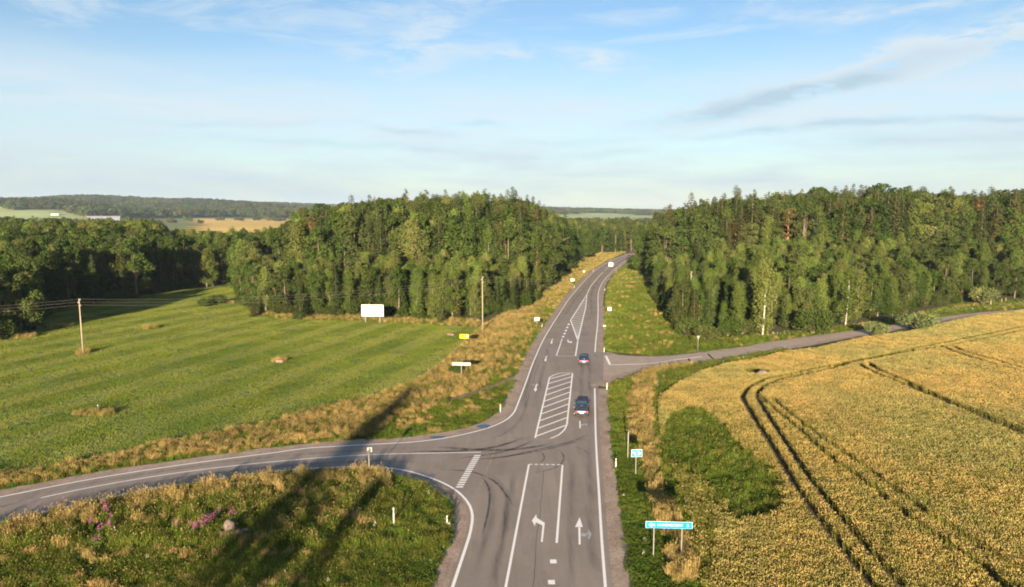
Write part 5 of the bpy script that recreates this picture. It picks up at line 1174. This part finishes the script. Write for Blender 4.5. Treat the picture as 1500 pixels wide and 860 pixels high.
# ------------------------------------------------------------------ vehicles
def vehicle(name, px, py, heading, paint, label, cat, L=4.6, W=1.82, Hh=1.48, kind='wagon', z=.062):
    x, y = P(px, py); e = empty(name, (x, y, z), heading); tag(e, label, cat, 'cars driving away along the main road' if cat == 'car' else None)
    hw = W / 2; b = .36 * Hh if kind != 'van' else .3 * Hh
    # stations along the length: (y, z_low, z_belt, z_roof, half width, roof half width); the rear bumper is at y = 0
    belt = .92 if kind != 'van' else 1.25
    if kind == 'wagon': st = [(0, .45, .80, .84, .86, .80), (.05, .30, .92, .97, .96, .80), (.22, .25, belt, 1.02, 1, .78), (.62, .22, belt, Hh * .955, 1, .74), (1.3, .22, belt, Hh, 1, .75), (2.4, .22, belt - .01, Hh * .99, 1, .74), (3.0, .22, belt - .03, Hh * .92, 1, .72), (3.65, .22, belt - .06, belt, 1, .74), (4.2, .25, .80, .84, .97, .74), (4.52, .30, .66, .70, .88, .68), (4.6, .42, .58, .60, .78, .60)]
    elif kind == 'sedan': st = [(0, .45, .84, .87, .86, .76), (.05, .30, .93, .96, .95, .78), (.55, .24, .95, 1.0, 1, .76), (.75, .22, .94, 1.04, 1, .76), (1.35, .22, .93, Hh * .97, 1, .70), (2.0, .22, .92, Hh, 1, .71), (2.6, .22, .91, Hh * .97, 1, .70), (3.4, .22, .88, .95, 1, .74), (4.1, .25, .80, .84, .97, .74), (4.5, .30, .66, .70, .88, .68), (4.6, .42, .58, .60, .78, .60)]
    else: st = [(0, .45, 1.2, Hh * .97, .95, .88), (.06, .32, 1.25, Hh * .99, .99, .9), (1.5, .28, 1.25, Hh, 1, .9), (3.2, .28, 1.25, Hh, 1, .9), (3.7, .28, 1.22, Hh * .93, 1, .86), (4.5, .28, 1.15, 1.22, 1, .84), (5.0, .32, .9, .98, .94, .8), (5.15, .42, .7, .74, .86, .7)]
    st = [(a * L / st[-1][0] if 0 else a * L / (5.15 if kind == 'van' else 4.6), *r_) for a, *r_ in st]
    vs = []
    for (yy_, zl, zb, zr, f, rf) in st:
        w1 = hw * f; vs += [(-w1 * .82, yy_, zl), (-w1 * .97, yy_, zl + .08), (-w1, yy_, (zl + zb) / 2 + .05), (-w1 * .97, yy_, zb), (-hw * rf, yy_, zr - .03), (-hw * rf * .8, yy_, zr), (hw * rf * .8, yy_, zr), (hw * rf, yy_, zr - .03), (w1 * .97, yy_, zb), (w1, yy_, (zl + zb) / 2 + .05), (w1 * .97, yy_, zl + .08), (w1 * .82, yy_, zl)]
    bm = bmesh.new(); V_ = [bm.verts.new(v) for v in vs]; n = 12
    for i_ in range(len(st) - 1):
        for j in range(n): bm.faces.new([V_[i_ * n + j], V_[i_ * n + (j + 1) % n], V_[(i_ + 1) * n + (j + 1) % n], V_[(i_ + 1) * n + j]])
    bm.faces.new(V_[:n]); bm.faces.new(V_[-n:][::-1]); bmesh.ops.recalc_face_normals(bm, faces=bm.faces)
    # cut-outs are suggested by dark arches on the body itself
    me = bpy.data.meshes.new('body'); bm.to_mesh(me); bm.free(); me.materials.append(M[paint]); me.polygons.foreach_set('use_smooth', [True] * len(me.polygons))
    body = link('body', me, e); bv = body.modifiers.new('edges', 'BEVEL'); bv.width = .02; bv.segments = 2; bv.limit_method = 'ANGLE'; bv.angle_limit = R(25)
    def glass(nm, quad, off):
        o_ = Vector(off); BM().poly([Vector(q_) + o_ for q_ in quad], o_ * .4).done(nm, M['car_glass'], e)
    def S(i_, j): return Vector(vs[i_ * 12 + j])
    def inset(q4, k_=.07):
        c_ = sum(q4, Vector()) / 4; return [q_.lerp(c_, k_) for q_ in q4]
    if kind == 'wagon': rear, front, sides = (2, 3), (6, 7), [(3, 4), (4, 5), (5, 6)]
    elif kind == 'sedan': rear, front, sides = (3, 4), (6, 7), [(4, 5), (5, 6)]
    else: rear, front, sides = None, (4, 5), [(3, 4)]
    if rear: glass('rear_window', inset([S(rear[0], 4), S(rear[0], 7), S(rear[1], 7), S(rear[1], 4)], .08), (0, -.018, .018))
    else:
        for s_ in (-1, 1): BM().box((s_ * hw * .42, -.02, Hh * .72), (hw * .62, .02, Hh * .2), bev=.005).done('rear_window', M['car_glass'], e)
    glass('windscreen', inset([S(front[0], 4), S(front[0], 7), S(front[1], 7), S(front[1], 4)], .08), (0, .018, .018))
    for (a, b_) in sides:
        glass('side_window', inset([S(a, 3), S(b_, 3), S(b_, 4), S(a, 4)], .12), (-.02, 0, .008)); glass('side_window', inset([S(a, 8), S(b_, 8), S(b_, 7), S(a, 7)], .12), (.02, 0, .008))
    wr = .33 if kind != 'van' else .36
    for yy_ in (L * .19, L * .80):
        for s_ in (-1, 1):
            t_ = BM().tube((s_ * (hw - .20), yy_, wr), (s_ * (hw + .012), yy_, wr), wr, n=24).done('wheel', M['tyre'], e); BM().tube((s_ * (hw - .05), yy_, wr), (s_ * (hw + .02), yy_, wr), wr * .62, n=16).done('rim', M['rim'], t_)
    tz = .80 if kind != 'van' else 1.15; th_ = .17 if kind != 'van' else .5
    for s_ in (-1, 1):
        BM().box((s_ * hw * (.70 if kind != 'van' else .93), -.015 + (.03 if kind == 'wagon' else 0), tz), (hw * (.36 if kind != 'van' else .1), .07, th_), bev=.015).done('tail_light', M['tail'], e)
        BM().box((s_ * (hw + .10), L * .66, 1.0 if kind != 'van' else 1.35), (.2, .1, .14 if kind != 'van' else .28), bev=.03).done('mirror', M[paint], e)
        BM().box((s_ * hw * .66, L - .03, .62), (hw * .4, .1, .14), bev=.02).done('headlight', M['warm_white'], e)
    pl = BM().box((0, -.035, .66 if kind != 'van' else .8), (.54, .02, .13), bev=.004).done('number_plate', M['pale_grey'], e)
    BM().box((0, -.03, .38), (W * .86, .12, .16), bev=.03).done('rear_bumper', M['black'], e)
    if kind != 'van': BM().box((0, st[3][0] + .02, st[3][3] + .005 if kind == 'wagon' else 1.06), (.3, .05, .02)).done('brake_light', M['tail'], e)
    return e
vehicle('car', 852, 613, R(-4.5), 'car_navy', 'nearer dark navy estate car driving beside the hatched island', 'car', 4.7, 1.86, 1.55)
vehicle('car', 855, 536, R(-5), 'car_blue', 'dark blue car with red tail lights level with the side road', 'car', 4.5, 1.8, 1.45, 'sedan')
vehicle('car', 921, 378.3, R(-22), 'car_brown', 'dark reddish car entering the shaded bend ahead of the van', 'car', 4.4, 1.8, 1.5)
vehicle('car', 929, 374, R(-24), 'car_maroon', 'farthest dark red car half hidden by roadside trees', 'car', 4.4, 1.8, 1.5)
vehicle('van', 894.5, 392, R(-16), 'car_white', 'white box shaped van on the far bend', 'van', 5.2, 2.0, 2.3, 'van')

# ------------------------------------------------------------------ haze
HAZE = 0.00006
if HAZE > 0:
    hm = bpy.data.materials.new('haze'); hm.use_nodes = True; ht_ = hm.node_tree; ht_.nodes.clear()
    pv = ht_.nodes.new('ShaderNodeVolumePrincipled'); pv.inputs['Color'].default_value = (0.62, 0.80, 1.0, 1); pv.inputs['Density'].default_value = HAZE; pv.inputs['Anisotropy'].default_value = 0.0
    om = ht_.nodes.new('ShaderNodeOutputMaterial'); ht_.links.new(pv.outputs[0], om.inputs['Volume'])
    hz = BM().box((0, 3700, 64), (17800, 12000, 136)).done('haze', hm); tag(hz, 'thin pale haze over the far hills', kind='stuff')
